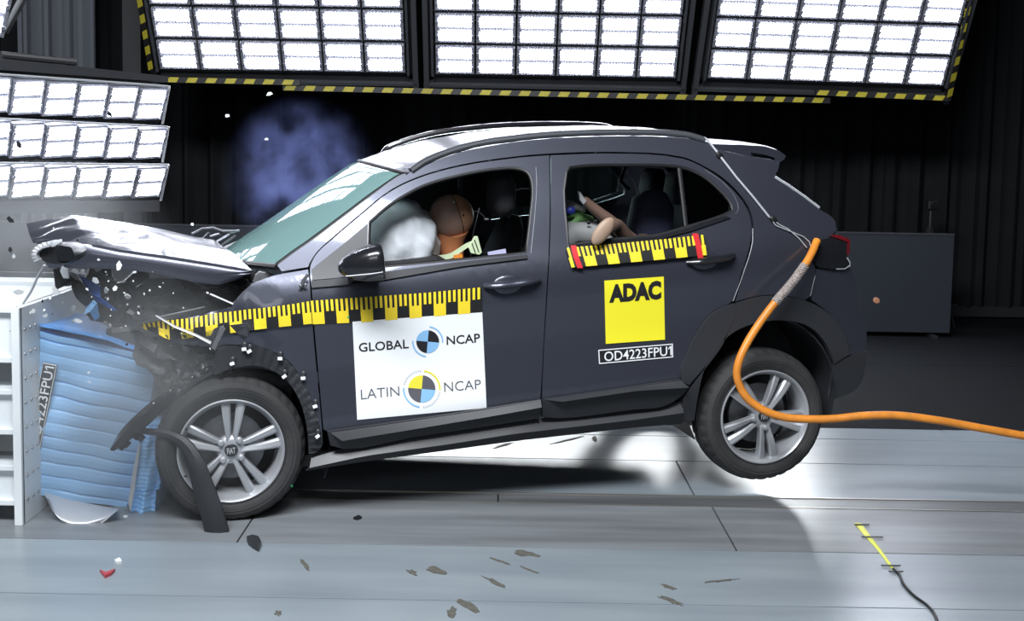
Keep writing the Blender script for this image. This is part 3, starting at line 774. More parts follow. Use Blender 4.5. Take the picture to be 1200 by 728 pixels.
# ---- door handles
def handle(px, m, mcup, key):
    c = [sideP(x, y, 0.030) for x, y in px]
    P = spline([sideP(*px[0], 0.006)] + c[1:-1] + [sideP(*px[-1], 0.006)], 6)
    n = len(P); rr = [0.013 + 0.009 * math.sin(math.pi * i / (n - 1)) for i in range(n)]
    h = MB().tube(P, rr, 12, flat=0.8).build('door_handle', m, car)
    mx = px[len(px) // 2]
    q = sideP(mx[0] - 5, mx[1] + 2, -0.004)
    MB().ell(q, (0.072, 0.012, 0.046), CM.to_3x3(), 20, 12).build('handle_cup', mcup, car)
    if key:
        MB().ell(sideP(*key, 0.040), (0.008, 0.006, 0.008), CM.to_3x3(), 12, 8).build('key_lock', M['alu'], h)
handle([(567, 335), (580, 334), (600, 332), (620, 329), (632, 328)], M['paint'], M['paint'], (622, 328.5))
handle([(804, 307), (816, 306), (831, 304), (850, 301), (859, 299)], M['paint_dark'], M['paint'], None)

# ---- wing mirror
mc = onV(438, 306, -1.0)
def srect(cu, cv, cw, hv, hw, n=24, e=0.55):
    pts = []
    for k in range(n):
        a = 2 * math.pi * k / n; c, s_ = math.cos(a), math.sin(a)
        pts.append(L(cu, cv + hv * math.copysign(abs(c) ** e, c), cw + hw * math.copysign(abs(s_) ** e, s_)))
    return pts
u0 = onV(396, 308, -1.0).x; u1 = onV(447, 308, -1.0).x; zt = onV(436, 287, -1.0).z; zb = onV(436, 327, -1.0).z
zc, hh = (zt + zb) / 2, (zt - zb) / 2
mir = MB().ring_skin([srect(u0 + (u1 - u0) * t, -1.0 + 0.02 * (1 - t), zc + 0.004 - 0.018 * (1 - t), 0.105 * k, hh * k, e=0.75 if t < 0.5 else 0.6)
     for t, k in ((0.0, 0.18), (0.05, 0.36), (0.16, 0.56), (0.35, 0.78), (0.6, 0.94), (0.85, 1.0), (0.97, 0.98), (1.0, 0.93))]).build('wing_mirror', M['paint_dark'], car, angle=1.0)
MB().ring_skin([srect(u0 + (u1 - u0) * t, -1.0, zb + 0.018, 0.109 * k, 0.020 * k) for t, k in ((0.3, 0.55), (0.6, 0.95), (0.95, 1.02), (1.0, 0.95))]).build('mirror_lower_shell', M['plastic'], mir)
MB().ring_skin([srect(u1 + 0.002, -1.0, zc, 0.09, hh * 0.85), srect(u1 + 0.004, -1.0, zc, 0.088, hh * 0.83)]).build('mirror_glass', M['alu'], mir)
MB().ring_skin([srect(u0 + (u1 - u0) * 0.35, v_, zb + 0.02, 0.01, 0.03) for v_ in (-0.93,)] + [srect(u0 + (u1 - u0) * 0.25, -0.86, zb + 0.0, 0.02, 0.035)]).build('mirror_arm', M['plastic'], mir)
sh = MB().tube([L(u0 + 0.02, -1.095, zb + 0.035), L(u0 + 0.12, -1.112, zb + 0.036), L(u1 - 0.01, -1.110, zb + 0.038)], 0.003, 6).build('mirror_indicator', M['steel'], mir)

# ---- wheels
def wheel(hub, spoke0, far=False, steer=0.0):
    c = L(*hub); sgn = -1 if far else 1
    base = Matrix.Translation(c) @ (CM.to_3x3() @ Matrix.Rotation(steer, 3, 'Z') @ Matrix.Diagonal((1, sgn, 1))).to_4x4()
    n = 144
    prof = [(0.222, 0.012), (0.235, 0.002), (0.255, -0.006), (0.278, -0.006), (0.297, 0.004), (0.308, 0.020), (0.314, 0.034), (0.318, 0.050), (0.319, 0.062), (0.313, 0.064), (0.313, 0.071), (0.320, 0.073),
            (0.320, 0.093), (0.313, 0.095), (0.313, 0.103), (0.320, 0.105), (0.320, 0.125), (0.313, 0.127), (0.313, 0.134), (0.319, 0.136), (0.317, 0.155), (0.308, 0.176), (0.29, 0.196), (0.25, 0.20), (0.222, 0.19)]
    rings = []
    for (r, d) in prof:
        ring = []
        for k in range(n):
            rr = r - (0.006 if (r > 0.300 and k % 4 == 0 and (d < 0.06 or d > 0.136)) else 0.0)
            a = 2 * math.pi * k / n + d * 0.6
            ring.append(base @ Vector((rr * math.cos(a), d, rr * math.sin(a))))
        rings.append(ring)
    ty = MB().ring_skin(rings, cap=False).build('wheel', M['rubber'], car, angle=0.45)
    if far: return ty
    # sidewall rings
    MB().lathe([(0.262, -0.0075), (0.264, -0.0085), (0.266, -0.0075)], base, 72).lathe([(0.232, 0.002), (0.234, 0.0), (0.236, 0.001)], base, 72).build('sidewall_rib', M['rubber'], ty)
    MB().lathe([(0.227, 0.008), (0.227, -0.002), (0.222, -0.004), (0.215, 0.002), (0.212, 0.012), (0.204, 0.026), (0.198, 0.045), (0.194, 0.10), (0.200, 0.17)], base, 72).build('rim', M['alloy'], ty)
    MB().lathe([(0.001, 0.075), (0.06, 0.075), (0.07, 0.095), (0.145, 0.098), (0.146, 0.115), (0.05, 0.12)], base, 48).build('brake_disc', M['steel'], ty)
    MB().lathe([(0.001, 0.168), (0.199, 0.168)], base, 48).build('wheel_shade_disc', M['darkmetal'], ty)  # dark disc added behind the spokes so the openings read as shade
    MB().lathe([(0.001, 0.018), (0.040, 0.018), (0.052, 0.022), (0.062, 0.032), (0.064, 0.06)], base, 40).build('hub', M['alloy'], ty)
    for k in range(5):
        am = rad(spoke0 + 72 * k); sp = MB()
        for sd in (-1, 1):
            rg = []
            for t in (0.0, 0.2, 0.45, 0.7, 0.9, 1.0):
                r = 0.040 + (0.212 - 0.040) * t
                aa = am + sd * rad(16.5 - 9.5 * t ** 0.45 + 1.8 * t) * (1 if t > 0.02 else 1.2)
                off_ = sd * (0.007 + 0.0 * t)
                ctr = Vector((r * math.cos(aa), 0, r * math.sin(aa))) 
                tg = Vector((-math.sin(aa), 0, math.cos(aa)))
                wd = 0.0100 + 0.0105 * t
                dp = 0.020 - 0.012 * math.sin(math.pi * min(t, 1) * 0.9) + 0.004 * t
                # five sided section with a bright bevelled crown
                e_ = sd * wd
                sec = [(-wd, 0.036), (-wd, 0.006 + 0.004 * sd), (-wd * 0.55, 0.0 + 0.002 * sd), (wd * 0.55, 0.0 - 0.002 * sd), (wd, 0.006 - 0.004 * sd), (wd, 0.036)]
                rg.append([base @ (ctr + tg * a_ + Vector((0, dp + b_, 0))) for a_, b_ in sec])
            sp.ring_skin(rg)
        sp.build('spoke', M['alloy'], ty, angle=0.3)
    for k in range(4):
        a = rad(spoke0 + 36 + 90 * k)
        mtx = base @ Matrix.Translation((0.054 * math.cos(a), -0.004, 0.054 * math.sin(a)))
        MB().lathe([(0.001, 0.004), (0.008, 0.004), (0.0105, 0.007), (0.0105, 0.014), (0.0145, 0.016), (0.0145, 0.03)], mtx, 12).build('wheel_nut', M['alloy'], ty)
    MB().lathe([(0.001, 0.008), (0.026, 0.008), (0.028, 0.011), (0.029, 0.02)], base, 28).build('centre_cap', M['paint_dark'], ty)
    tv, tf = text_mesh('FIAT', 0.02)
    MB().add([base @ Vector(((s - 0.5) * 0.036, 0.0072, (t - 0.5) * 0.026)) for s, t in tv], tf).build('cap_lettering', M['alu'], ty, smooth=False)
    return ty
RH = (2.45, -0.865, 0.27); fh = onV(271, 529, -0.870); FH = (fh.x, -0.870, fh.z)
wheel(RH, 57); wheel(FH, 10)
wheel((2.45, 0.865, 0.27), 0, True); wheel((0.02, 0.865, 0.40), 0, True)
# wheel wells
def well(name, uc, wc, r, a0, a1, sgn):
    def fn(a, b):
        t = rad(a0 + (a1 - a0) * a); return L(uc + r * math.cos(t), sgn * (0.83 - 0.40 * b), wc + r * math.sin(t))
    MB().grid(fn, 24, 3, thick=(0, 0, 0.01)).build(name, M['plastic'], car)
    MB().grid(lambda a, b: L(uc + r * b * math.cos(rad(a0 + (a1 - a0) * a)), sgn * 0.43, wc + r * b * math.sin(rad(a0 + (a1 - a0) * a))), 24, 2, thick=CV * 0.01).build(name, M['plastic'], car)
for sg in (-1, 1):
    well('wheel_well', 2.45, 0.36, 0.385, -28, 205, sg)
    well('wheel_well', 0.03, 0.43, 0.37, -28, 190, sg)
# exposed arch liner with white clips where the trim was torn off
LIN = [(258, 407), (300, 405), (336, 421), (360, 455), (373, 490), (378.5, 521), (372, 530), (362, 532), (360, 503), (350, 467), (330, 441), (300, 429), (270, 433), (252, 440), (246, 425)]
ln = panel('arch_liner', LIN, M['plastic'], off=-0.004, cell=0.02, thick=0.04, crumple=lambda p: Vector((0, 0.004 * math.sin(70 * math.atan2(p.z - 0.45, p.x)), 0)))
for (x, y) in ((272, 426), (292, 411.5), (328, 420), (333, 441), (355, 443), (369, 476), (372, 511), (286, 409)):
    a = random.uniform(-0.6, 0.6)
    MB().box(sideP(x, y, 0.010), (0.020, 0.014, 0.013), CM.to_3x3() @ Matrix.Rotation(a, 3, 'Y')).build('clip', M['white'], ln, smooth=False, bevel=0.002)
    MB().ell(sideP(x + 1, y - 5, 0.000), (0.013, 0.008, 0.013), CM.to_3x3(), 10, 6).build('clip_boss', M['plastic_soft'], ln)

# ---- stickers, rulers
def sq(q, s, t, off):
    p = quad_at(q, s, t); return sideP(p.x, p.y, off)
def decal(name, q, m, off=0.003, nu=16, nv=8, parent=None):
    return MB().grid(lambda a, b: sq(q, a, 1 - b, off), nu, nv, thick=CV * 0.0022).build(name, m, parent or car)
def decal_text(name, s, q, m, off=0.0042, bold=0.0, parent=None):
    tv, tf = text_mesh(s, bold)
    return MB().add([sq(q, a, b, off) for a, b in tv], tf).build(name, m, parent or car, smooth=False, fix=False)
def ruler(name, top, bot, n, half, yellow_first, off=0.003, offfn=None):
    T = resample([Vector(p) for p in top], 60); Bo = resample([Vector(p) for p in bot], 60)
    def pt(a, b, o):
        p = sample(T, a).lerp(sample(Bo, a), b); q = side(p.x, p.y); v = Vector((q.x, -(S(q.x, q.y) + o), q.y))
        if offfn: v += offfn(v)
        return L(*v)
    base = MB().grid(lambda a, b: pt(a, b, off), 80, 4, thick=CV * 0.002).build(name, M['rulerblack'], car)
    st = 1.0 / n
    def patch(mb, a0, a1, b0, b1):
        mb.grid(lambda a, b: pt(a0 + (a1 - a0) * a, b0 + (b1 - b0) * b, off + 0.0012), 2, 2)
    i = 0; a = -half * st
    for k in range(n + 2):
        for ph, (t0) in ((0, a + k * st),):
            t = t0
            blk = MB()
            A0, A1 = max(0, t), min(1, t + 0.5 * st)
            if A1 - A0 > 0.05 * st:
                patch(blk, A0, A1, 0.5, 1.0)
            for j in range(5):
                c0 = t + st * (0.0 + 0.2 * j); c1 = c0 + 0.105 * st
                if c0 < -1e-6 or c1 > 1 + 1e-6: continue
                patch(blk, c0, c1, 0.0, 0.52 if j < 3 else 0.47)
            if blk.v: blk.build('ruler_mark', M['ruleryellow'], base, smooth=False, fix=False)
    return base
ruler('ruler_tape', [(364, 352.5), (430, 348), (500, 343), (565, 336.5)], [(366.5, 380), (430, 377.5), (500, 371.5), (565, 366)], 7.0 and 7, 0.0, True)
ruler('ruler_tape', [(165, 381), (200, 376.5), (240, 370), (262, 366.5), (307, 361), (347, 355.5), (363, 352.5)], [(168, 388), (196, 400), (240, 395), (268, 390.5), (298, 386.5), (327, 383), (355, 380), (365.5, 379)], 7, 0.35, True, 0.010, crush)
rt = ruler('ruler_board', [(661, 290), (720, 285), (780, 279.5), (823, 274.5)], [(668, 313), (720, 308.5), (780, 303), (826, 298.5)], 6, 0.35, True, 0.022)
def strip_tape(pts, wpx, off):
    P = [Vector(p) for p in pts]
    MB().grid(lambda a, b: (lambda p: sideP(p.x + (a - 0.5) * wpx, p.y, off))(sample(P, b)), 3, 8, thick=CV * 0.003).build('red_tape', M['red_tape'], rt)
strip_tape([(670, 287), (673, 300), (678, 313.5)], 6.5, 0.0265)
strip_tape([(812, 273), (816, 287), (818.5, 302)], 6.5, 0.0265)

NC = [(413, 377), (565, 366), (570, 478), (418.5, 492)]
nc = decal('white_sticker', NC, M['white'], 0.0035, 24, 18)
decal_text('lettering', 'GLOBAL', [(420, 402), (478.5, 397.5), (479, 408), (420.5, 412.5)], M['black_ink'], 0.005, 0.012, nc)
decal_text('lettering', 'NCAP', [(523, 394), (562, 390.5), (562.5, 401), (523.2, 404.2)], M['black_ink'], 0.005, 0.012, nc)
decal_text('lettering', 'LATIN', [(422.5, 456.5), (467.5, 452.5), (468, 463.5), (423, 468)], M['grey_ink'], 0.005, -0.006, nc)
decal_text('lettering', 'NCAP', [(520, 448), (563, 444.5), (563.5, 455.5), (520.5, 459.3)], M['grey_ink'], 0.005, -0.006, nc)
def emblem(cx, cy, r, r2, cols, arcs):
    th = rad(5)
    def P(rr, a): return sideP(cx + rr * math.cos(a - th), cy - rr * math.sin(a - th) * 1.0, 0.005)
    for k, m in enumerate(cols):
        a0 = math.pi / 2 * k
        pts = [P(0, 0)] + [P(r, a0 + math.pi / 2 * i / 12) for i in range(13)]
        MB().add(pts, [[0, i + 1, i + 2] for i in range(12)]).build('emblem_quarter', m, nc, smooth=False, fix=False)
    for (d0, d1, m, w0) in arcs:
        MB().grid(lambda a, b: P(r2 + w0 * b, rad(d0 + (d1 - d0) * a)), 20, 1).build('emblem_arc', m, nc, smooth=False, fix=False)
bk_, bl_, yl_, gr_ = M['black_ink'], M['blue_ink'], M['yellow_ink'], M['grey_ink']
emblem(501, 400.3, 13.4, 16.6, [bk_, bl_, bk_, bl_], [(2, 88, bl_, 1.7), (182, 268, bl_, 1.7)])
emblem(494, 455.7, 16.0, 20.2, [gr_, yl_, gr_, bl_], [(2, 88, yl_, 2.0), (182, 268, bl_, 2.0)] + [(d, d + 4, M['pale_ink'], 2.2) for d in range(97, 170, 7)] + [(d, d + 4, M['pale_ink'], 2.2) for d in range(280, 352, 7)])
AD = [(708, 329), (777.5, 324.2), (779, 398), (709.7, 403)]
ad = decal('yellow_sticker', AD, M['adac'], 0.0035, 12, 12)
decal_text('lettering', 'ADAC', [(713.5, 333.5), (774.5, 328.5), (774.5, 350.7), (713.5, 355)], M['black_ink'], 0.005, 0.06, ad)
OD = [(700.7, 410), (788, 402.6), (788.5, 418.7), (701.7, 426.6)]
od = MB()
fr = lambda s, t: sq(OD, s, t, 0.0045)
for (a0, a1, b0, b1) in ((0, 1, 0, 0.07), (0, 1, 0.93, 1), (0, 0.013, 0, 1), (0.987, 1, 0, 1)):
    od.grid(lambda a, b: fr(a0 + (a1 - a0) * a, b0 + (b1 - b0) * b), 10, 2)
odp = decal('number_sticker', OD, M['black_ink'], 0.0035, 12, 4)
od.build('sticker_border', M['white'], odp, smooth=False, fix=False)
decal_text('lettering', 'OD4223FPU1', [(707.5, 412.3), (786.5, 405.3), (786.8, 416.3), (708, 423.6)], M['white'], 0.005, 0.006, odp)

# ---- bonnet: buckled sheet, near flank, crest and far edge
HB = resample([onV(x, y, -0.715) for x, y in [(57, 310.5), (83, 311), (140, 312), (180, 317), (229, 328), (256, 331), (280, 324), (295, 317.5)]], 48)
HC = resample([onV(x, y, -0.71) for x, y in [(46, 292), (70, 288), (100, 286), (140, 294), (190, 301), (229, 307), (262, 312), (280, 314.5), (295, 316.5)]], 48)
HF = resample([onV(x, y, v) for x, y, v in [(31, 262, -0.50), (50, 258, -0.42), (85, 252, -0.30), (110, 255, -0.10), (140, 260, 0.15), (163, 265, 0.3), (195, 272, 0.42), (226, 279, 0.45)]], 48)
def hood_fn(a, b):
    c, f = sample(HC, a), sample(HF, a)
    if b < 0.18: 
        q = sample(HB, a); s = b / 0.18; p = q.lerp(c, s); p.y -= 0.010 * math.sin(math.pi * s); return L(*p)
    t = (b - 0.18) / 0.82
    p = c.lerp(f, t); k = math.sin(math.pi * t)
    p.z += 0.045 * k * min(1, max(0, a - 0.15) * 2.2)
    z = max(0.0, 1 - a / 0.55)
    fz = 0.034 * (abs(((a * 5.5 + t * 1.3) % 2) - 1) - 0.5) + 0.012 * (abs(((a * 9 - t * 2.1) % 2) - 1) - 0.5)
    p.z += z * k * fz; p.y += z * k * fz * 2.0
    p.z += 0.012 * k * noise.noise(Vector((a * 5, t * 6, 9)))
    return L(*p)
MB().grid(hood_fn, 64, 44, thick=-CW * 0.012).build('bonnet', M['paint'], car, angle=0.8)
pl = [onVw(x, y, -0.45) for x, y in [(98, 262), (112, 263), (118, 276), (101, 277)]]
# ---- engine bay and crushed structure
def sheet(name, quad, m, amp, v0, v1, parent=car, seed=0, nu=22, nv=14, th=0.012, fold=0.0):
    """crumpled sheet whose corners lie at chosen depths across the car"""
    C4 = [onV(x, y, v) for (x, y), v in zip(quad, (v0[0], v0[1], v1[1], v1[0]))]
    def fn(a, b):
        p = C4[3].lerp(C4[2], a).lerp(C4[0].lerp(C4[1], a), b)
        n = Vector((noise.noise(Vector((a * 5, b * 5, seed))), noise.noise(Vector((a * 6 + 3, b * 6, seed + 5))), noise.noise(Vector((a * 6, b * 4 + 7, seed)))))
        p = p + n * amp + Vector((0, fold * abs(math.sin(9 * (a + 0.6 * b) + seed)), 0)); return L(*p)
    return MB().grid(fn, nu, nv, thick=CV * th).build(name, m, parent, angle=0.5)
sheet('inner_wing', [(150, 330), (300, 322), (300, 372), (150, 392)], M['darkmetal'], 0.05, (-0.55, -0.6), (-0.6, -0.66), seed=1, fold=0.05)
sheet('crushed_panel', [(60, 318), (170, 322), (185, 400), (120, 380)], M['darkmetal'], 0.09, (-0.4, -0.4), (-0.5, -0.5), seed=2, fold=0.07)
sheet('crushed_panel', [(150, 392), (258, 404), (250, 436), (190, 470)], M['greymetal'], 0.06, (-0.78, -0.84), (-0.7, -0.78), seed=3, fold=0.05)
sheet('crushed_panel', [(188, 425), (240, 430), (228, 475), (196, 495)], M['greymetal'], 0.05, (-0.74, -0.78), (-0.75, -0.80), seed=4, fold=0.05)
sheet('arch_flange', [(225, 432), (275, 420), (272, 436), (228, 456)], M['greymetal'], 0.02, (-0.80, -0.86), (-0.78, -0.82), seed=6, fold=0.02)
sheet('scuttle_panel', [(262, 318), (300, 316), (300, 345), (262, 352)], M['darkmetal'], 0.02, (-0.5, -0.66), (-0.5, -0.66), seed=7)
MB().box(L(-0.15, -0.05, 0.72), (0.75, 0.95, 0.55), CM.to_3x3()).box(L(-0.2, -0.35, 0.95), (0.4, 0.3, 0.25), CM.to_3x3()).build('engine', M['darkmetal'], car, smooth=False, bevel=0.03)
MB().box(L(0.34, 0, 0.85), (0.03, 1.5, 0.85), CM.to_3x3()).build('bulkhead', M['darkmetal'], car, smooth=False)
MB().box(L(0.02, -0.52, 0.66), (0.5, 0.14, 0.16), CM.to_3x3() @ Matrix.Rotation(0.15, 3, 'Y')).build('chassis_leg', M['greymetal'], car, smooth=False, bevel=0.01)
rodp = MB().tube([onVw(242, 343, -0.70), onVw(258, 350, -0.72), onVw(274, 357, -0.75)], 0.006, 6)
rodp.tube([onVw(274, 356, -0.76), onVw(296, 333, -0.74)], 0.006, 6)
rodp.tube([onVw(216, 326, -0.62), onVw(245, 338, -0.62)], 0.005, 6).tube([onVw(235, 337.5, -0.6), onVw(257, 336.5, -0.6)], 0.005, 6)
rodp.build('bent_flange', M['steel'], car)
MB().tube([onVw(183, 370, -0.80), onVw(205, 383, -0.86), onVw(230, 393, -0.9), onVw(247, 402, -0.9)], [0.006, 0.009, 0.010, 0.012], 8, flat=0.5).build('torn_edge', M['alu'], car)  # pale metal puts the highlight on this edge into its colour
MB().tube([onVw(186, 372, -0.62), onVw(240, 360, -0.62)], 0.005, 6).tube([onVw(248, 352, -0.62), onVw(262, 350, -0.62)], 0.016, 6, flat=0.5).build('wing_rail', M['greymetal'], car)
hg = MB().prism([onVw(x, y, -0.73) for x, y in [(296, 332), (299, 322), (304, 318), (317, 320), (322, 324), (306, 330), (300, 336)]], CV * 0.03)
hg.build('bonnet_hinge', M['steel'], car, smooth=False, bevel=0.003)
MB().tube([onVw(353, 336, -0.88), onVw(356, 328, -0.885), onVw(361, 322, -0.885)], 0.008, 6).ell(onVw(352, 335, -0.89), (0.008, 0.005, 0.008), None, 10, 6).ell(onVw(358, 334, -0.89), (0.008, 0.005, 0.008), None, 10, 6).build('door_hinge', M['steel'], car)
wp = MB()
for pts in ([(225, 274), (238, 268), (250, 267), (262, 271), (277, 271)], [(247, 277), (258, 274), (270, 273), (280, 270)], [(232, 288), (238, 280), (245, 273)], [(243, 293), (254, 283), (268, 275)], [(252, 296), (262, 286), (276, 276)]):
    wp.tube([onVw(x, y, -0.1 + 0.25 * random.random()) for x, y in pts], 0.006, 6)
wp.build('wiper_arm', M['steel'], car)

# ---- cabin
box = lambda c, s, ang=0.0: MB().box(L(*c), s, CM.to_3x3() @ Matrix.Rotation(ang, 3, 'Y'))
box((1.35, 0, 0.33), (2.2, 1.5, 0.05)).build('cabin_floor', M['dash'], car, smooth=False)
box((0.72, 0, 1.02), (0.62, 1.40, 0.30)).build('dashboard', M['dash'], car, smooth=False, bevel=0.06)
def seat(v, parts):
    pass
def cushion(name, pts, widths, th, m, v, parent=car):
    """upholstery: slab of superelliptic sections following pts in the (u, w) plane"""
    rings = []; n = 20
    for i, (u, w_) in enumerate(pts):
        a = Vector(pts[max(i - 1, 0)]); b = Vector(pts[min(i + 1, len(pts) - 1)]); t = (b - a).normalized(); nn = Vector((-t.y, t.x))
        ring = []
        for k in range(n):
            an = 2 * math.pi * k / n; c, s_ = math.cos(an), math.sin(an)
            dv = widths[i] * math.copysign(abs(c) ** 0.6, c); dn = th[i] * math.copysign(abs(s_) ** 0.7, s_)
            ring.append(L(u + nn.x * dn, v + dv, w_ + nn.y * dn))
        rings.append(ring)
    return MB().ring_skin(rings).build(name, m, parent, angle=1.2)
for v in (-0.38, 0.38):
    st_ = cushion('front_seat', [(0.95, 0.60), (1.1, 0.62), (1.3, 0.60), (1.42, 0.60)], [0.2, 0.25, 0.25, 0.22], [0.05, 0.08, 0.08, 0.06], M['fabric'], v)
    cushion('seat_backrest', [(1.36, 0.62), (1.42, 0.8), (1.50, 1.02), (1.56, 1.18), (1.58, 1.24)], [0.22, 0.25, 0.25, 0.20, 0.12], [0.06, 0.08, 0.075, 0.05, 0.03], M['fabric'], v, st_)
    hr = onV(588, 228, v) if v < 0 else onV(588, 228, -0.38)
    cushion('headrest', [(hr.x - 0.02, hr.z - 0.10), (hr.x - 0.01, hr.z - 0.05), (hr.x, hr.z + 0.05), (hr.x + 0.01, hr.z + 0.10)], [0.10, 0.13, 0.13, 0.09], [0.04, 0.06, 0.06, 0.03], M['fabric'], v, st_)
rs = cushion('rear_seat', [(1.85, 0.66), (2.05, 0.68), (2.25, 0.66)], [0.66, 0.68, 0.66], [0.06, 0.08, 0.07], M['fabric_blue'], 0)
cushion('seat_backrest', [(2.22, 0.68), (2.30, 0.9), (2.38, 1.12), (2.41, 1.24)], [0.66, 0.68, 0.66, 0.6], [0.06, 0.08, 0.07, 0.04], M['fabric_blue'], 0, rs)
for v in (-0.4, 0.02, 0.42):
    cushion('headrest', [(2.40, 1.24), (2.41, 1.30), (2.43, 1.38), (2.44, 1.42)], [0.10, 0.13, 0.13, 0.09], [0.035, 0.05, 0.05, 0.03], M['fabric_blue'], v, rs)
sp_ = onV(770, 245, -0.25)
cushion('seat_side_bolster', [(sp_.x - 0.02, sp_.z - 0.22), (sp_.x - 0.04, sp_.z - 0.1), (sp_.x - 0.01, sp_.z + 0.03), (sp_.x + 0.03, sp_.z + 0.09)], [0.1, 0.13, 0.12, 0.05], [0.08, 0.11, 0.10, 0.04], M['fabric_blue'], -0.22, rs)
# far side windows
def farglass(dlo):
    pts = [side(p.x, p.y) for p in loop(dlo, 3)]
    MB().add([L(p.x, S(p.x, p.y) - 0.018, p.y) for p in pts], [list(range(len(pts)))]).build('far_window', M['window'], car, smooth=False, fix=False)
farglass(DLO_F); farglass(DLO_R)
gb = MB().tube([onVw(695, 236, 0.55), onVw(726, 226, 0.55)], 0.010, 8).build('grab_rail', M['alu'], car)
MB().tube([onVw(733, 195, 0.3), onVw(727, 212, 0.35), onVw(738, 222, 0.35)], 0.010, 6).build('belt_guide', M['fabric'], car)
MB().tube([onVw(604, 223, -0.3), onVw(612, 221, -0.3), onVw(620, 221, -0.3)], 0.004, 6).build('belt_ring', M['alu'], car)
# steering wheel and airbag
swc = onV(430, 292, -0.38)
MB().tube([L(swc.x + 0.05 * math.cos(a) * -1, -0.38 + 0.18 * math.sin(a), swc.z + 0.17 * math.cos(a)) for a in [2 * math.pi * k / 32 for k in range(33)]], 0.015, 8).build('steering_wheel', M['plastic'], car)
ab = onV(470, 285, -0.36); 
def abf(d):
    return 1 + 0.10 * noise.noise(d * 2.2) + 0.035 * noise.noise(d * 6) + 0.012 * math.sin(28 * d.z + 9 * d.x + 4 * noise.noise(d * 3))
MB().ell(L(ab.x - 0.02, -0.36, ab.z - 0.01), (0.20, 0.26, 0.22), CM.to_3x3() @ Matrix.Rotation(rad(28), 3, 'Y'), 56, 36, fn=abf).build('airbag', M['airbag'], car, angle=1.5)
cb = onV(480, 225, 0.45)
MB().grid(lambda a, b: L(0.95 + 0.9 * a, 0.62 - 0.02 * math.sin(9 * a), 1.52 - 0.22 * b - 0.05 * a), 14, 5, thick=CV * 0.05).build('curtain_airbag', M['headliner'], car)

# ------------------------------------------------------------------ driver dummy
HV = -0.37
hc = onV(528, 254, HV); R3 = CM.to_3x3()
dm = empty('crash_dummy', L(hc.x + 0.25, HV, 0.70), 'adult crash test dummy at the wheel, brown head pressed into the airbag', 'dummy')
hrx = 0.101
def headf(d):
    k = 1.0
    k += 0.05 * max(0, d.x) - 0.03 * max(0, -d.z) + 0.03 * max(0, -d.x) * max(0, -d.z)
    # face side (-x): nose and brow
    nose_ = math.exp(-((d.y) ** 2 / 0.02 + (d.z + 0.1) ** 2 / 0.03)) * (d.x < 0)
    brow = math.exp(-((d.z - 0.2) ** 2 / 0.02)) * max(0, -d.x) * 0.03
    return k + 0.10 * nose_ + brow
tilt_h = R3 @ Matrix.Rotation(rad(-12), 3, 'Y')
hd = MB().ell(L(*hc), (hrx * 1.02, 0.080, 0.108), tilt_h, 40, 26, fn=headf).build('head', M['skin'], dm, angle=1.5)
capm = MB()
capm.ell(L(*hc) + tilt_h @ Vector((0.012, 0, 0.0)), (hrx * 1.01, 0.0835, 0.106), tilt_h, 60, 40)
keep = MB()
for f in capm.f:
    if sum((tilt_h.inverted() @ (capm.v[i] - L(*hc))).x for i in f) / len(f) > 0.034: keep.f.append(f); keep.m.append(0)
keep.v = capm.v
keep.build('skull_cap', M['skin_light'], dm, angle=1.5)
rg = [L(*hc) + tilt_h @ Vector((0.034, 0.0835 * 0.965 * math.cos(a), 0.1065 * 0.965 * math.sin(a))) for a in [2 * math.pi * k / 40 for k in range(41)]]
MB().tube(rg, 0.0022, 6).build('cap_seam', M['black_ink'], dm)
for (x, y, m) in ((532, 237, 'alu'), (543, 252.5, 'black_ink')):
    p = onV(x, y, HV - 0.078); MB().ell(L(*p), (0.006, 0.006, 0.006), None, 10, 6).build('screw', M[m], dm)
nk = [onV(x, y, HV) for x, y in ((531, 274), (529, 284), (530, 300), (533, 314))]
MB().ring_skin([[L(q.x + r * math.cos(a), HV + r * math.sin(a), q.z + (0.012 * math.cos(2 * a) if i == 0 else 0)) for a in [2 * math.pi * k / 20 for k in range(20)]] for i, (q, r) in enumerate(zip(nk, (0.078, 0.062, 0.056, 0.06)))]).build('neck', M['neck'], dm, angle=1.2)
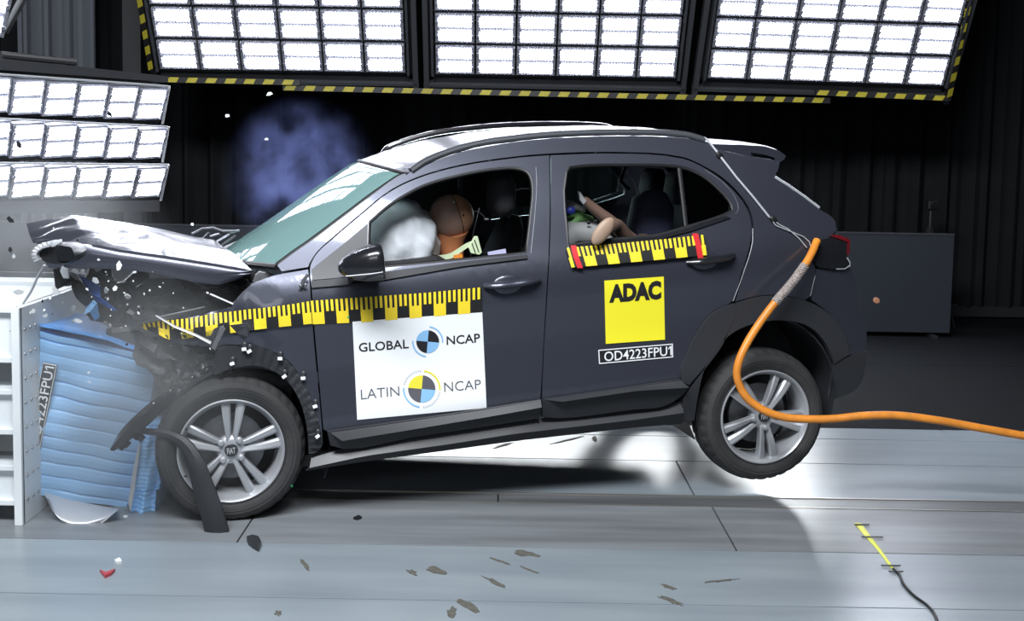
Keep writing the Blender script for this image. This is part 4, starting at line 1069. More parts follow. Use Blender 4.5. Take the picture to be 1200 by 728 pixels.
# torso, arms and thighs as one skinned body under the clothes
def skinned(name, joints, edges, m, parent, sub=2):
    me = bpy.data.meshes.new(name); inv = MW[parent.name].inverted()
    me.from_pydata([tuple(inv @ L(*p)) for p, r in joints], edges, [])
    o = bpy.data.objects.new(name, me); COL.objects.link(o); o.parent = parent; me.materials.append(m)
    sk = o.modifiers.new('skin', 'SKIN'); sk.use_smooth_shade = True
    for i, (p, r) in enumerate(joints):
        me.skin_vertices[0].data[i].radius = r if isinstance(r, tuple) else (r, r)
    me.skin_vertices[0].data[0].use_root = True
    sb = o.modifiers.new('sub', 'SUBSURF'); sb.levels = sb.render_levels = sub
    return o
n0 = nk[3]
J = [((1.32, HV, 0.74), (0.15, 0.12)), ((1.22, HV, 0.92), (0.15, 0.11)), ((n0.x + 0.07, HV, n0.z - 0.10), (0.16, 0.10)), ((n0.x + 0.01, HV, n0.z - 0.02), 0.06),
     ((n0.x + 0.04, HV - 0.19, n0.z - 0.10), 0.062), ((n0.x - 0.12, HV - 0.22, n0.z - 0.26), 0.048), ((n0.x - 0.30, HV - 0.14, n0.z - 0.20), 0.036),
     ((n0.x + 0.04, HV + 0.19, n0.z - 0.10), 0.062), ((n0.x - 0.12, HV + 0.22, n0.z - 0.26), 0.048), ((n0.x - 0.30, HV + 0.14, n0.z - 0.20), 0.036),
     ((1.02, HV - 0.11, 0.74), 0.085), ((0.80, HV - 0.13, 0.76), 0.065), ((0.72, HV - 0.13, 0.50), 0.05), ((1.02, HV + 0.11, 0.74), 0.085), ((0.80, HV + 0.13, 0.76), 0.065), ((0.72, HV + 0.13, 0.50), 0.05)]
skinned('body', J, [(0, 1), (1, 2), (2, 3), (2, 4), (4, 5), (5, 6), (2, 7), (7, 8), (8, 9), (0, 10), (10, 11), (11, 12), (0, 13), (13, 14), (14, 15)], M['cloth_dark'], dm)
def ribbon(name, px, v, wd, m, parent, th=0.006):
    P = spline([L(*onV(x, y, v)) for x, y in px], 5)
    mb = MB(); rings = []
    for i, p in enumerate(P):
        t = (P[min(i + 1, len(P) - 1)] - P[max(i - 1, 0)]).normalized(); nn = t.cross(CV).normalized()
        ww = wd[0] + (wd[1] - wd[0]) * i / (len(P) - 1) if isinstance(wd, tuple) else wd
        rings.append([p - nn * ww, p + nn * ww, p + nn * ww + CV * th, p - nn * ww + CV * th])
    return mb.ring_skin(rings).build(name, m, parent, smooth=False)
ribbon('shoulder_strap', [(494, 305), (510, 303), (528, 300), (538, 294), (547, 288), (553, 285)], HV - 0.09, (0.014, 0.010), M['strap'], dm)
ribbon('collar_patch', [(532, 302), (542, 300)], HV - 0.10, 0.011, M['orange'], dm)
bkl = [(549, 290), (556, 277), (560, 277), (565, 296), (562, 299), (552, 297)]
MB().prism([onVw(x, y, HV - 0.12) for x, y in bkl], CV * 0.012).build('harness_buckle', M['strap'], dm, smooth=False, bevel=0.003)
MB().tube([onVw(556, 281, HV - 0.125), onVw(561, 295, HV - 0.125)], 0.0022, 6).tube([onVw(553, 285, HV - 0.125), onVw(557, 296, HV - 0.125)], 0.0022, 6).build('buckle_slot', M['black_ink'], dm)
ribbon('chest_cloth', [(572, 299), (582, 297), (593, 295)], HV - 0.05, 0.014, M['cloth_white'], dm)
cb_ = MB()
cb_.tube(spline([onVw(x, y, HV + 0.05) for x, y in ((553, 247), (562, 249), (569, 256))], 4), 0.003, 6)
cb_.ell(onVw(570, 257, HV - 0.02), (0.013, 0.006, 0.006), None, 10, 6).ell(onVw(588, 251, HV - 0.02), (0.010, 0.006, 0.008), None, 6, 4)
cb_.build('sensor_cable', M['alu'], dm)

# ------------------------------------------------------------------ child dummy and child seat in the back
cs = empty('child_restraint', onVw(700, 300, -0.30), 'grey child seat with green and blue trim behind the front door pillar', 'child seat')
ce = onV(676, 270, -0.30)
cushion('seat_shell', [(ce.x - 0.30, ce.z - 0.22), (ce.x - 0.18, ce.z - 0.08), (ce.x - 0.06, ce.z + 0.005), (ce.x + 0.05, ce.z - 0.01), (ce.x + 0.12, ce.z - 0.07), (ce.x + 0.14, ce.z - 0.16)], [0.16, 0.2, 0.2, 0.2, 0.18, 0.14], [0.05, 0.06, 0.07, 0.07, 0.06, 0.04], M['grey_pad'], -0.30, cs)
cushion('green_trim', [(ce.x - 0.12, ce.z + 0.03), (ce.x - 0.02, ce.z + 0.075), (ce.x + 0.055, ce.z + 0.055)], [0.14, 0.16, 0.12], [0.02, 0.03, 0.02], M['green'], -0.30, cs)
cushion('white_trim', [(ce.x - 0.10, ce.z + 0.10), (ce.x - 0.03, ce.z + 0.13), (ce.x + 0.03, ce.z + 0.10)], [0.12, 0.14, 0.1], [0.015, 0.025, 0.015], M['white'], -0.28, cs)
MB().ell(onVw(669, 247, -0.48), (0.024, 0.014, 0.020), R3, 12, 8).build('blue_knob', M['blue_part'], cs)
MB().ell(onVw(690, 261, -0.51), (0.010, 0.006, 0.010), R3, 8, 6).build('latch', M['black_ink'], cs)
cdm = empty('child_dummy', onVw(735, 290, -0.30), 'small child crash dummy in the rear seat with both tan legs flung up', 'dummy')
a_, b_, c_, d_ = onV(741, 284, -0.46), onV(718, 262, -0.50), onV(694, 243, -0.52), onV(682, 232, -0.53)
tc_ = onV(770, 300, -0.40)
JJ = [(tuple(tc_), (0.09, 0.08)), (tuple(a_), 0.042), (tuple(b_), 0.036), (tuple(c_), 0.027), (tuple(d_), 0.022),
      (tuple(onV(741, 288, -0.62)), 0.040), (tuple(onV(722, 262, -0.72)), 0.034), (tuple(onV(712, 268, -0.80)), 0.031), (tuple(onV(697, 281, -0.88)), 0.030)]
skinned('legs', JJ, [(0, 1), (1, 2), (2, 3), (3, 4), (0, 5), (5, 6), (6, 7), (7, 8)], M['child_skin'], cdm)
MB().ell(onVw(706.5, 271, -0.90), (0.036, 0.020, 0.074), R3 @ Matrix.Rotation(rad(43), 3, 'Y'), 20, 14).build('foot', M['child_sole'], cdm)
MB().prism([onVw(x, y, -0.55) for x, y in ((678, 224), (681, 226), (687, 236), (684, 240), (680, 235))], CV * 0.02).build('shin_plate', M['alu'], cdm, smooth=False, bevel=0.002)
skinned('torso', [((tc_.x + 0.02, -0.36, tc_.z), (0.11, 0.09)), ((tc_.x + 0.14, -0.33, tc_.z + 0.04), (0.11, 0.08)), ((tc_.x + 0.24, -0.33, tc_.z + 0.06), (0.05, 0.05)), ((tc_.x + 0.32, -0.33, tc_.z + 0.08), (0.07, 0.07))], [(0, 1), (1, 2), (2, 3)], M['cloth_white'], cdm)

# ------------------------------------------------------------------ orange charging cable
cab = empty('orange_cable', atZ(1100, 520, 0.0), 'thick orange cable looping from the tail lamp past the rear wheel', 'cable')
K = []
def offside(x, y, d): return atY(x, y, sideP(x, y).y - d)
for x, y, d in ((957.5, 282, 0.035), (951, 297, 0.06), (943, 311, 0.08), (927, 333, 0.10), (908, 355, 0.11), (890, 379, 0.115), (874, 405, 0.12)):
    K.append(offside(x, y, d))
for x, y, Y in ((865.5, 425, 5.42), (863.5, 440, 5.42), (867.5, 454, 5.425), (875, 466, 5.42), (886, 475.5, 5.42), (903, 484.5, 5.42), (920, 489.3, 5.42), (940, 491, 5.42), (975, 491, 5.42), (1010, 487.5, 5.42), (1050, 487, 5.42), (1100, 493, 5.42), (1150, 502, 5.42), (1200, 511, 5.42), (1290, 528, 5.44), (1420, 560, 5.5)):
    K.append(atY(x, y, Y))
KS = spline(K, 8, corner=2.0)
i1, i2 = 2 * 8, 4 * 8
MB().tube(KS[:i1 + 1], 0.0185, 14).build('cable_end', M['cable'], cab)
MB().tube(KS[i2:], 0.0185, 14).build('cable_run', M['cable'], cab)
slv = MB(); n = 18; seg = resample(KS[i1:i2 + 1], 60); rings = []
for q in range(len(seg)):
    p = seg[q]; t = (seg[min(q + 1, 60)] - seg[max(q - 1, 0)]).normalized(); a = t.cross(Vector((0, 1, 0))).normalized(); b = t.cross(a)
    rings.append([p + (a * math.cos(2 * math.pi * k / n) + b * math.sin(2 * math.pi * k / n)) * (0.0195 + 0.0022 * (((q + k) % 3 == 0) or ((q - k) % 3 == 0))) for k in range(n)])
slv.ring_skin(rings).build('mesh_sleeve', M['mesh'], cab, smooth=False)

# ------------------------------------------------------------------ barrier
br = empty('crash_barrier', (-2.05, 5.5, 0), 'white steel crash barrier rack with bolted front plate, left edge', 'barrier')
XP = atY(26, 500, 4.95).x; ZT = atY(26, 361, 4.95).z
MB().box((XP - 0.012, 5.50, ZT / 2), (0.024, 1.10, ZT)).build('front_plate', M['whitepaint'], br, smooth=False, bevel=0.002)
MB().box((XP - 0.017, 4.95, ZT / 2), (0.034, 0.03, ZT)).build('front_post', M['whitepaint'], br, smooth=False, bevel=0.002)
bolts = 0
for z in [0.10 + 0.105 * k for k in range(8)]:
    for y in (4.99, 5.05, 5.105):
        MB().lathe([(0.001, 0.0), (0.007, 0.0), (0.008, 0.004)], Matrix.Translation((XP + 0.005, y, z)) @ Matrix.Rotation(rad(90), 4, 'Z'), 6).build('bolt', M['steel'], br)
for (t, b) in ((360, 425), (456, 509), (545, 592)):
    zt, zb_ = atY(8, t, 4.97).z, atY(8, b, 4.97).z
    x0 = XP - 0.036; xl = -3.4
    cx_, ln_ = (x0 + xl) / 2, x0 - xl
    MB().box((cx_, 5.04, zt - 0.012), (ln_, 0.16, 0.024)).box((cx_, 5.04, zb_ + 0.012), (ln_, 0.16, 0.024)).box((cx_, 5.01, (zt + zb_) / 2), (ln_, 0.05, zt - zb_ - 0.04)).build('cross_beam', M['whitepaint'], br, smooth=False, bevel=0.003)
    MB().box((cx_, 5.9, (zt + zb_) / 2), (ln_, 0.16, zt - zb_)).build('cross_beam', M['whitepaint'], br, smooth=False, bevel=0.003)
MB().box((-2.75, 6.2, ZT / 2), (1.3, 0.03, ZT)).build('back_plate', M['black_frame'], br, smooth=False)
MB().box((-2.75, 5.6, ZT - 0.03), (1.3, 0.9, 0.02)).build('top_plate', M['whitepaint'], br, smooth=False)

hb = empty('honeycomb_block', atY(110, 600, 5.3), 'crushed light blue honeycomb block squeezed between barrier and car', 'barrier block')
YB = 5.14
def pleat(a, b, n, amp, seed):
    x = b * n + 0.14 * noise.noise(Vector((a * 0.7, b * 9, seed))) + 0.015 * noise.noise(Vector((a * 5, b * 20, seed)))
    f = x - math.floor(x); h = 0.5 + 0.5 * noise.cell(Vector((math.floor(x), seed, 0.5)))
    g_ = math.exp(-((f - 0.5) / 0.07) ** 2) * max(0.15, min(1, h + 0.5 * noise.noise(Vector((a * 4, math.floor(x), seed)))))
    return amp * (g_ + 0.30 * (1 - abs(2 * f - 1)))
def block(name, TL, TR, BR, BL, Y0, Y1, npl, amp, m, rightcurve=None, depth=0.30, seed=0):
    tl, tr, brr, bl_ = [atY(*p, Y) for p, Y in ((TL, Y0), (TR, Y1), (BR, Y1), (BL, Y0))]
    rc = resample([atY(*p, Y1) for p in rightcurve], 30) if rightcurve else None
    def fn(a, b):
        l = tl.lerp(bl_, b); r = sample(rc, b) if rc else tr.lerp(brr, b)
        p = l.lerp(r, a); p.y += pleat(a, b, npl, amp, seed) + 0.03 * noise.noise(Vector((a * 3, b * 3, seed + 3)))
        p.z += 0.003 * noise.noise(Vector((a * 5, b * 4, seed + 8)))
        p.x += 0.003 * noise.noise(Vector((b * 25, seed, a)))
        return p
    return MB().grid(fn, 40, 180, thick=(0.02, depth, 0.0)).build(name, m, hb, angle=0.5)
block('honeycomb_core', (46, 389), (184, 419), (148, 596), (43, 580), YB, YB + 0.08, 12, 0.012, M['blue_alu'], [(184, 419), (180, 448), (174, 477), (163, 521), (155, 560), (148, 596)], seed=1)
block('honeycomb_side', (169, 498), (193, 511), (184, 603), (152, 604), YB - 0.02, YB + 0.02, 22, 0.005, M['blue_alu'], [(187, 497), (193, 511), (190, 545), (187, 573), (183, 574), (181, 604)], depth=0.25, seed=2)
tear = [(165, 520), (160, 555), (158, 572), (153, 600), (150, 590), (156, 550), (162, 522)]
MB().prism([atY(x, y, YB - 0.03) for x, y in tear], (0, 0.01, 0)).build('torn_strip', M['alu'], hb, smooth=False)
def flap(name, px, m, Ys_, th=0.01, bend=0.03, seed=0):
    """torn sheet: outline with a depth for each corner"""
    c = [atY(x, y, Yq) for (x, y), Yq in zip(px, Ys_)]
    return MB().prism(c, (0.004, th, 0.004)).build(name, m, hb, smooth=False, bevel=0.002)
T1 = [atY(x, y, Y) for x, y, Y in ((46, 380, 5.14), (70, 385, 5.13), (120, 395, 5.16), (183, 418, 5.22), (197, 426, 5.26))]
T2 = [atY(x, y, Y) for x, y, Y in ((53, 374, 5.5), (94, 366, 5.6), (128, 384, 5.5), (181, 408, 5.4), (198, 422, 5.36))]
T1r, T2r = resample(T1, 30), resample(T2, 30)
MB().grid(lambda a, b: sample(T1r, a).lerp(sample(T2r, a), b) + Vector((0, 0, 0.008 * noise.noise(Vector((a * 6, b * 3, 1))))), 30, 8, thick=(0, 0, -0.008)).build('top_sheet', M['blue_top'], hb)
R1 = resample([atY(x, y, 5.225) for x, y in ((184, 420), (180, 448), (174, 477), (168, 500))], 20)
R2 = resample([atY(x, y, 5.45) for x, y in ((198, 424), (195, 455), (190, 478), (176, 500))], 20)
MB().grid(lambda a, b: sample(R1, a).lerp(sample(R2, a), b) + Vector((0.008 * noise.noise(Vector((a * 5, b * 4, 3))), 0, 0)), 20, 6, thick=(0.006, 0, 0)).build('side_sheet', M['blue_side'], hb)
def shard(name, px, Y, m, label, cat, th=0.012, curve=0.03, group=None):
    c = [atY(x, y, Y + curve * math.sin(i * 1.7)) for i, (x, y) in enumerate(px)]
    o = MB().prism(c, (0, th, 0)).build(name, m, smooth=False, bevel=0.0015)
    return tag(o, label, cat, group)
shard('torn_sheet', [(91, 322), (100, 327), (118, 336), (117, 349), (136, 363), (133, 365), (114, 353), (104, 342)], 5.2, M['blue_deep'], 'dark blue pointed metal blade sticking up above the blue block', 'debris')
shard('torn_sheet', [(97, 370), (101, 360), (109, 352), (113, 356), (116, 372), (111, 376), (105, 366), (100, 368)], 5.16, M['blue_alu'], 'crumpled light blue flap on top of the blue block', 'debris', curve=0.06)
# sticker on the block edge
SQ = [(48.5, 424), (67, 428), (45.5, 526.5), (40.5, 527)]   # reading upwards: left column, see quad below
def sbl(s, t, d):
    # s along the writing (bottom to top), t across it (left edge to right edge)
    A = Vector((41, 527)).lerp(Vector((49, 424)), s); B_ = Vector((47, 527)).lerp(Vector((67, 428)), s)
    # keep full width lower down: the strip runs behind the barrier plate
    A = B_ + Vector((-17, -3)); p = A.lerp(B_, t); return atY(p.x, p.y, YB - 0.006 - d + 0.012 * s)
st_ = MB().grid(lambda a, b: sbl(a, b, 0.0), 20, 4, thick=(0, 0.004, 0)).build('number_sticker', M['black_ink'], hb)
bd = MB()
for (a0, a1, b0, b1) in ((0, 1, 0.02, 0.06), (0, 1, 0.93, 0.97), (0.0, 0.012, 0.02, 0.97), (0.988, 1, 0.02, 0.97)):
    bd.grid(lambda a, b: sbl(a0 + (a1 - a0) * a, b0 + (b1 - b0) * b, 0.002), 12, 1)
bd.build('sticker_border', M['white'], st_, smooth=False, fix=False)
tv, tf = text_mesh('OD4223FPU1', 0.006)
MB().add([sbl(0.03 + 0.94 * s, 0.80 - 0.58 * t if False else 0.84 - 0.64 * t, 0.003) for s, t in tv], tf).build('lettering', M['white'], st_, smooth=False, fix=False)

# bent white sheet hanging below the block
bt = resample([atY(x, y, 5.12) for x, y in ((52, 578), (80, 586), (110, 592), (137, 597))], 30)
bb = resample([atY(x, y, 4.95) for x, y in ((53, 588), (60, 606), (72, 620), (88, 627), (105, 624), (120, 614), (137, 599))], 30)
o = MB().grid(lambda a, b: sample(bt, a).lerp(sample(bb, a), b) + Vector((0, -0.07 * math.sin(math.pi * min(1, b * 1.1)) * math.sin(math.pi * a) + 0.04 * b * b, 0)), 30, 16, thick=(0, 0.006, 0)).build('bent_sheet', M['alu'])
tag(o, 'pale rounded metal sheet bulging out below the blue block', 'sheet metal')

# ------------------------------------------------------------------ torn off car pieces
def ribbon3(name, pts, m, label, cat, th=0.014, twist=0.0):
    """pts = (x, y, Y, halfwidth in m)"""
    C_ = spline([atY(x, y, Y) for x, y, Y, h in pts], 6, 2.0); Hh = []
    for i in range(len(pts) - 1):
        for k in range(6): Hh.append(pts[i][3] + (pts[i + 1][3] - pts[i][3]) * k / 6)
    Hh.append(pts[-1][3]); rings = []
    for i, p in enumerate(C_):
        t = (C_[min(i + 1, len(C_) - 1)] - C_[max(i - 1, 0)]).normalized(); yv = Vector((0, 1, 0))
        nn = t.cross(yv).normalized(); h = Hh[i]
        rings.append([p - nn * h, p - nn * h * 0.4 - yv * 0.012, p + nn * h * 0.4 - yv * 0.012, p + nn * h, p + nn * h + yv * th, p + yv * (th - 0.008), p - nn * h + yv * th])
    o = MB().ring_skin(rings).build(name, m, angle=0.5)
    return tag(o, label, cat)
ribbon3('wheel_arch_strip', [(160, 505, 5.0, 0.010), (180, 507, 4.98, 0.014), (200, 511, 4.96, 0.020), (216, 522, 4.94, 0.028), (229, 545, 4.92, 0.038), (239, 575, 4.91, 0.045), (249, 605, 4.90, 0.048), (256, 633, 4.90, 0.050)], M['plastic'], 'black plastic wheel arch strip torn off and hanging before the front wheel', 'car trim')
bpiece = [(132, 526), (137, 515), (150, 499), (166, 484), (186, 468), (203, 459), (206, 462), (201, 470), (190, 481), (172, 497), (158, 508), (146, 517)]
r = empty('bumper_fragment', atY(168, 492, 4.93), 'black pointed bumper fragment sticking out across the blue block', 'car trim')
cpts = spline([atY(x, y, Y) for x, y, Y in ((132, 526, 4.86), (146, 511, 4.88), (168, 491, 4.93), (188, 473, 5.0), (204, 460, 5.06))], 6, 2.0); rings = []
for i, p in enumerate(cpts):
    t = i / (len(cpts) - 1); h = 0.004 + 0.030 * math.sin(math.pi * min(1, 0.08 + t * 0.80)) 
    nn = Vector((0.62, 0, -0.78)).normalized() * -1; yv = Vector((0, 1, 0))
    rings.append([p + nn * h, p + nn * h * 0.3 - yv * 0.03, p - nn * h * 0.6 - yv * 0.015, p - nn * h, p - nn * h * 0.3 + yv * 0.04, p + nn * h * 0.6 + yv * 0.04])
MB().ring_skin(rings).build('shell', M['paint_dark'], r, angle=0.7)
for (x, y) in ((143, 523), (148, 520), (160, 511), (165, 513)):
    MB().box(atY(x, y, 4.95), (0.028, 0.03, 0.022), Matrix.Rotation(0.7, 3, 'Y')).build('clip_tab', M['plastic'], r, smooth=False)
# broken headlamp below the bonnet tip
hl = empty('broken_headlamp', atY(73, 306, 4.8), 'broken ribbed headlamp hanging under the buckled bonnet tip', 'headlamp')
hcn = atY(72, 297, 4.80)
def sup(c, ru, rw, y, n=20, e=0.6): return [Vector((c.x + ru * math.copysign(abs(math.cos(2 * math.pi * k / n)) ** e, math.cos(2 * math.pi * k / n)), c.y + y, c.z + rw * math.copysign(abs(math.sin(2 * math.pi * k / n)) ** e, math.sin(2 * math.pi * k / n)))) for k in range(n)]
MB().ring_skin([sup(hcn, 0.070, 0.038, -0.05, e=0.9), sup(hcn, 0.080, 0.045, 0.0, e=0.9), sup(hcn, 0.06, 0.036, 0.12, e=0.9)]).build('housing', M['chip_black'], hl)
MB().ring_skin([sup(hcn + Vector((0.035, 0, 0.004)), 0.032, 0.030, -0.056), sup(hcn + Vector((0.035, 0, 0.004)), 0.022, 0.022, -0.02)]).build('reflector', M['paint_dark'], hl)
for k in range(9):
    a = rad(95 + k * 14); p = hcn + Vector((0.080 * math.cos(a), -0.03, 0.045 * math.sin(a)))
    MB().box(p, (0.022, 0.10, 0.007), Matrix.Rotation(-a, 3, 'Y')).build('rib', M['alu'], hl, smooth=False)
MB().tube(spline([atY(x, y, 4.85) for x, y in ((52, 311), (44, 325), (36, 342), (27, 356))], 4), 0.009, 6, flat=0.5).build('lens_strip', M['chip_clear'], hl)
shard('bonnet_bracket', [(247, 408), (250, 402), (258, 383), (261, 382), (264, 386), (256, 402), (252, 411)], 4.78, M['steel'], 'grey metal bracket standing above the front wheel arch', 'debris', curve=0.0)
shard('bonnet_bracket', [(246, 395), (250, 386), (258, 382), (256, 389), (251, 400)], 4.83, M['greymetal'], 'dark bent bracket plate beside the grey bracket over the front wheel', 'debris', curve=0.01)
shard('plastic_shard', [(269, 381.5), (289, 379), (292, 384), (291, 395), (285, 399), (278, 391)], 4.80, M['plastic_soft'], 'dark grey plastic shard in front of the yellow ruler tape', 'debris', curve=0.02)

# flying and fallen fragments
def chip(name, x, y, Y, size, m, label, cat='debris', group=None, n=5, seed=None, th=0.25):
    rnd = random.Random(int(x * 131 + y * 17)); c = atY(x, y, Y)
    rot = Matrix.Rotation(rnd.uniform(-0.5, 0.5), 3, 'X') @ Matrix.Rotation(rnd.uniform(0, 6.28), 3, 'Y') @ Matrix.Rotation(rnd.uniform(-0.6, 0.6), 3, 'Z')
    poly = [c + rot @ Vector((size * rnd.uniform(0.5, 1.0) * math.cos(2 * math.pi * k / n), 0, 0.62 * size * rnd.uniform(0.5, 1.0) * math.sin(2 * math.pi * k / n))) for k in range(n)]
    o = MB().prism(poly, rot @ Vector((0, size * th, 0))).build(name, m, smooth=False)
    return tag(o, label, cat, group)
big = [(22, 343, 5.0, 0.028, 'chip_white', 'white triangular plastic fragment flying above the barrier top'),
       (13, 258, 5.0, 0.024, 'chip_black', 'black square fragment flying at the left edge beside the bonnet'),
       (12, 292, 5.0, 0.018, 'chip_black', 'dark fragment flying left of the bonnet tip, lower one'),
       (16, 301, 5.0, 0.014, 'chip_clear', 'pale flake flying just below the dark fragment left of the bonnet'),
       (139, 312, 4.9, 0.030, 'chip_white', 'white sliver against the dark bonnet flank'),
       (112, 329, 5.0, 0.024, 'chip_clear', 'cracked clear lens piece between bonnet and blue block'),
       (124, 341, 5.0, 0.022, 'chip_clear', 'upright clear lens piece beside the dark blue blade'),
       (135, 338, 5.0, 0.020, 'chip_white', 'white oval piece right of the dark blue blade'),
       (65, 340, 5.0, 0.026, 'chip_white', 'long white splinter above the barrier plate'),
       (150, 348, 5.0, 0.026, 'chip_clear', 'clear angular piece in the engine debris'),
       (88, 318, 5.0, 0.020, 'chip_white', 'white cup shaped piece under the bonnet edge'),
       (96, 318, 5.0, 0.017, 'chip_white', 'white round piece under the bonnet edge, right of the cup shaped one'),
       (75, 320, 5.0, 0.040, 'chip_clear', 'grey shattered lamp piece under the broken headlamp'),
       (86, 362, 4.95, 0.024, 'chip_clear', 'curved clear strip lying over the blue top sheet'),
       (92, 376, 4.95, 0.022, 'chip_clear', 'translucent splinter over the blue block, lower end'),
       (148, 404, 4.95, 0.013, 'chip_black', 'small black flake on the pale blue block face'),
       (39, 365, 4.95, 0.018, 'chip_white', 'white scrap lying on the barrier plate corner'),
       (53, 370, 4.95, 0.020, 'chip_clear', 'clear bent scrap beside the barrier plate corner'),
       (147, 606, 4.95, 0.014, 'chip_white', 'white square chip below the blue block'),
       (120, 626, 4.90, 0.010, 'chip_green', 'green chip near the bent pale sheet'),
       (342, 570, 4.80, 0.011, 'chip_green', 'green chip on the front tyre sidewall'),
       (408, 372, 4.9, 0.009, 'chip_green', 'green chip in front of the door ruler tape'),
       (128, 134, 5.0, 0.020, 'chip_black', 'dark fragment in front of the upper left lamp bar'),
       (22, 169, 5.0, 0.022, 'chip_black', 'dark triangular fragment in front of the middle left lamp bar'),
       (266, 136, 5.0, 0.016, 'chip_white', 'white fleck high in the dark right of the left lamp bars'),
       (316, 110, 5.2, 0.019, 'chip_white', 'white upright fleck just under the lamp bank edge'),
       (312, 163, 5.2, 0.012, 'chip_white', 'white fleck at the top of the blue smoke'),
       (225, 263, 5.0, 0.013, 'chip_white', 'white fleck above the rear corner of the bonnet'),
       (157, 319, 4.95, 0.013, 'chip_white', 'cream fleck below the bonnet flank'),
       (165, 625, 4.9, 0.016, 'chip_white', 'thin white sliver beside the black strip, low over the floor')]
for (x, y, Y, s_, mk, lb_) in big: chip('debris_fragment', x, y, Y, s_, M[mk], lb_)
rnd = random.Random(11)
CK = [('chip_white', 'tiny white plastic chip in the debris cloud at the crushed nose', 'tiny white chips in the debris cloud'),
      ('chip_clear', 'tiny clear lens splinter in the debris cloud at the crushed nose', 'tiny clear splinters in the debris cloud')] * 2 + [('chip_black', 'tiny black plastic crumb in the debris cloud at the crushed nose', 'tiny black crumbs in the debris cloud')]
for k in range(70):
    if k < 45: x, y = rnd.gauss(120, 38), rnd.gauss(345, 26)
    elif k < 58: x, y = rnd.uniform(5, 230), rnd.uniform(265, 470)
    else: x, y = rnd.uniform(150, 260), rnd.uniform(400, 610)
    x = max(4, x); y = max(255, min(y, 615))
    chip('debris_chip', x, y, rnd.uniform(4.75, 4.98), rnd.uniform(0.003, 0.011), M[CK[k % 5][0]], CK[k % 5][1], 'debris', CK[k % 5][2], 4)

def floor_piece(name, px, m, label, cat='debris', h=0.004, group=None):
    c = [atZ(x, y, 0.0005) for x, y in px]
    o = MB().prism(c, (0, 0, h)).build(name, m, smooth=False)
    return tag(o, label, cat, group)
def blot(cx, cy, rx, ry, ang, n=12, seed=0):
    rn = random.Random(seed); out = []
    for k in range(n):
        a = 2 * math.pi * k / n; q = rn.uniform(0.5, 1.15); x, y = rx * math.cos(a) * q, ry * math.sin(a) * q
        out.append((cx + x * math.cos(ang) - y * math.sin(ang), cy + x * math.sin(ang) + y * math.cos(ang)))
    return out
mud = [(511, 669, 13, 4.5, 0.25, 'grey brown mud mark left of centre on the second floor plate'), (483, 671, 8, 3, 0.4, 'small brown mud scrap left of the oval grey mark'), (616, 649, 16, 4, 0.15, 'long grey brown mud mark by the upper floor joint'),
       (580, 683, 18, 2.6, 0.45, 'slanting olive streak of mud on the pale floor'), (552, 712, 18, 6, 0.5, 'dark ragged mud blot on the front floor joint'), (530, 718, 7, 6, 1.2, 'dark round mud blot left of the ragged one, front edge'),
       (357, 662, 9, 3, 0.9, 'olive leaf shaped scrap below the black strip'), (783, 688, 12, 2.6, 0.35, 'brown streak of mud, upper of two at lower right'), (786, 704, 16, 3, 0.35, 'brown streak of mud, lower of two at lower right'),
       (326, 719, 5, 4, 0.2, 'small dark square mud crumb at the front edge'), (586, 658, 16, 1.2, 0.35, 'thin dark scratch of mud right of the oval grey mark'), (620, 668, 14, 1.2, 0.35, 'thin dark scratch of mud below the long grey brown mark'),
       (697, 515, 3.5, 4, 0.3, 'small olive crumb on the lit floor behind the car'), (665, 516, 24, 1.1, -0.25, 'thin dark skid streak on the lit floor under the car'), (590, 522, 14, 1.2, -0.3, 'short dark skid streak on the lit floor under the car, left one'),
       (845, 681, 20, 1.3, -0.1, 'thin grey scrape line on the plate right of centre')]
for i, (x, y, rx, ry, an, lb_) in enumerate(mud):
    floor_piece('mud_mark', blot(x, y, rx, ry, an, 14, i), M['mud'], lb_, 'mark', 0.0015)
floor_piece('floor_scrap', [(289, 634), (296, 632), (303, 634), (306, 640), (303, 647), (296, 643), (291, 639)], M['chip_black'], 'ribbed black plastic scrap on the floor right of the hanging strip', h=0.02)
floor_piece('floor_scrap', [(117, 671), (124, 674), (135, 670), (130, 675), (123, 678)], M['chip_red'], 'red splinter lying on the floor at lower left', h=0.012)
floor_piece('floor_scrap', [(134, 659), (140, 656), (143, 660), (137, 662)], M['chip_white'], 'white scrap lying on the floor above the red splinter', h=0.01)
floor_piece('floor_scrap', [(414, 609), (420, 606), (424, 608), (419, 610)], M['chip_black'], 'dark crumb on the grey plate right of the front wheel', h=0.01)
# yellow tape and its black cable at the right
tr_ = empty('floor_tape', atZ(1008, 616, 0), 'narrow yellow tape with black cross strips on the right of the floor', 'tape')
yt = spline([atZ(x, y, 0.0) for x, y in ((1005, 614), (1016, 628), (1030, 645), (1046, 667))], 4); rings = []
MB().grid(lambda a, b: sample(yt, a) + Vector(((0.016 - 0.011 * a) * (2 * b - 1), 0, 0.003 + 0.002 * math.sin(math.pi * b))), 20, 2, thick=(0, 0, -0.002)).build('yellow_strip', M['yellow_tape'], tr_)
for (x, y, hw) in ((1010, 615, 9), (1022, 629.5, 13), (1044, 663, 12), (1050, 670, 9)):
    MB().prism([atZ(x - hw, y - 0.6, 0.006), atZ(x + hw, y - 0.4, 0.006), atZ(x + hw * 0.9, y + 0.8, 0.006), atZ(x - hw * 0.9, y + 0.7, 0.006)], (0, 0, 0.002)).build('cross_strip', M['black_ink'], tr_, smooth=False)
bc = MB().tube(spline([atZ(x, y, 0.006) for x, y in ((1047, 667), (1054, 674), (1059, 685), (1072, 699), (1086, 709), (1094, 718), (1099, 730), (1103, 745))], 4, 2.0), 0.0055, 8).build('floor_cable', M['chip_black'])
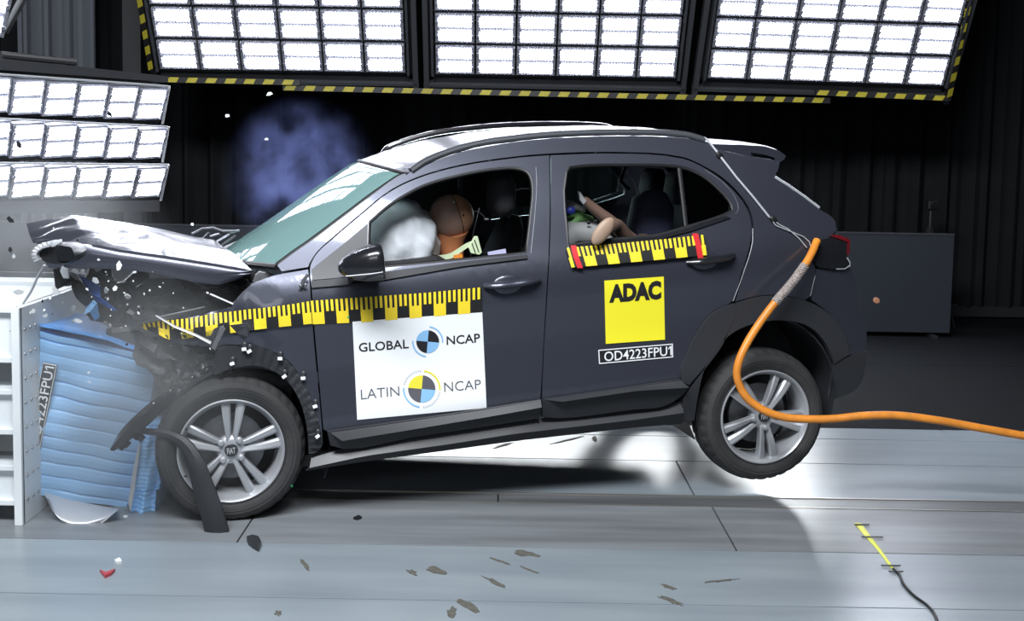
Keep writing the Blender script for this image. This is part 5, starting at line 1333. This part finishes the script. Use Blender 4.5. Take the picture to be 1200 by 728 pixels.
tag(bc, 'thin black cable on the floor leading from the yellow tape forward', 'cable')

# ------------------------------------------------------------------ dust and smoke
def cloud(name, c, rx, density, scale, col, label, thresh=0.45, seed=0.0):
    m = bpy.data.materials.new(name); m.use_nodes = True; nt = m.node_tree; nt.nodes.clear()
    out = nt.nodes.new('ShaderNodeOutputMaterial'); vp = nt.nodes.new('ShaderNodeVolumePrincipled')
    vp.inputs['Color'].default_value = (*col, 1)
    tc = nt.nodes.new('ShaderNodeTexCoord'); nz = nt.nodes.new('ShaderNodeTexNoise'); nz.inputs['Scale'].default_value = scale; nz.inputs['Detail'].default_value = 4
    ad_ = nt.nodes.new('ShaderNodeVectorMath'); ad_.inputs[1].default_value = (seed, seed, seed)
    nt.links.new(tc.outputs['Object'], ad_.inputs[0]); nt.links.new(ad_.outputs[0], nz.inputs['Vector'])
    ln_ = nt.nodes.new('ShaderNodeVectorMath'); ln_.operation = 'LENGTH'; nt.links.new(tc.outputs['Object'], ln_.inputs[0])
    fo = nt.nodes.new('ShaderNodeMapRange'); fo.interpolation_type = 'SMOOTHSTEP'
    fo.inputs['From Min'].default_value = 1.0; fo.inputs['From Max'].default_value = 0.25; fo.inputs['To Min'].default_value = 0; fo.inputs['To Max'].default_value = 1
    nt.links.new(ln_.outputs['Value'], fo.inputs['Value'])
    th = nt.nodes.new('ShaderNodeMapRange'); th.inputs['From Min'].default_value = thresh; th.inputs['From Max'].default_value = 0.72
    nt.links.new(nz.outputs['Fac'], th.inputs['Value'])
    mu = nt.nodes.new('ShaderNodeMath'); mu.operation = 'MULTIPLY'; nt.links.new(fo.outputs[0], mu.inputs[0]); nt.links.new(th.outputs[0], mu.inputs[1])
    md = nt.nodes.new('ShaderNodeMath'); md.operation = 'MULTIPLY'; md.inputs[1].default_value = density; nt.links.new(mu.outputs[0], md.inputs[0])
    nt.links.new(md.outputs[0], vp.inputs['Density']); nt.links.new(vp.outputs[0], out.inputs['Volume'])
    mtx = Matrix.Translation(c) @ Matrix.Diagonal((*rx, 1.0))
    mb = MB().ell((0, 0, 0), (1, 1, 1), None, 20, 12); mb.v = [mtx @ v for v in mb.v]
    o = mb.build(name, m, matrix=mtx); tag(o, label, 'smoke', None, 'stuff')
    return o
cloud('dust_cloud', atY(150, 470, 5.25), (0.75, 0.75, 0.85), 3.0, 1.6, (0.80, 0.84, 0.86), 'grey dust hanging around the crushed nose and front wheel', 0.28)
cloud('dust_cloud', atY(40, 300, 5.6), (0.75, 0.8, 0.55), 1.1, 1.6, (0.80, 0.84, 0.86), 'thin grey dust behind the bonnet tip at the left edge', 0.30, 3.0)
cloud('smoke_puff', atY(352, 205, 6.6), (0.46, 0.34, 0.46), 3.2, 3.0, (0.34, 0.42, 0.95), 'bluish smoke puff rising above the windscreen', 0.44, 7.0)
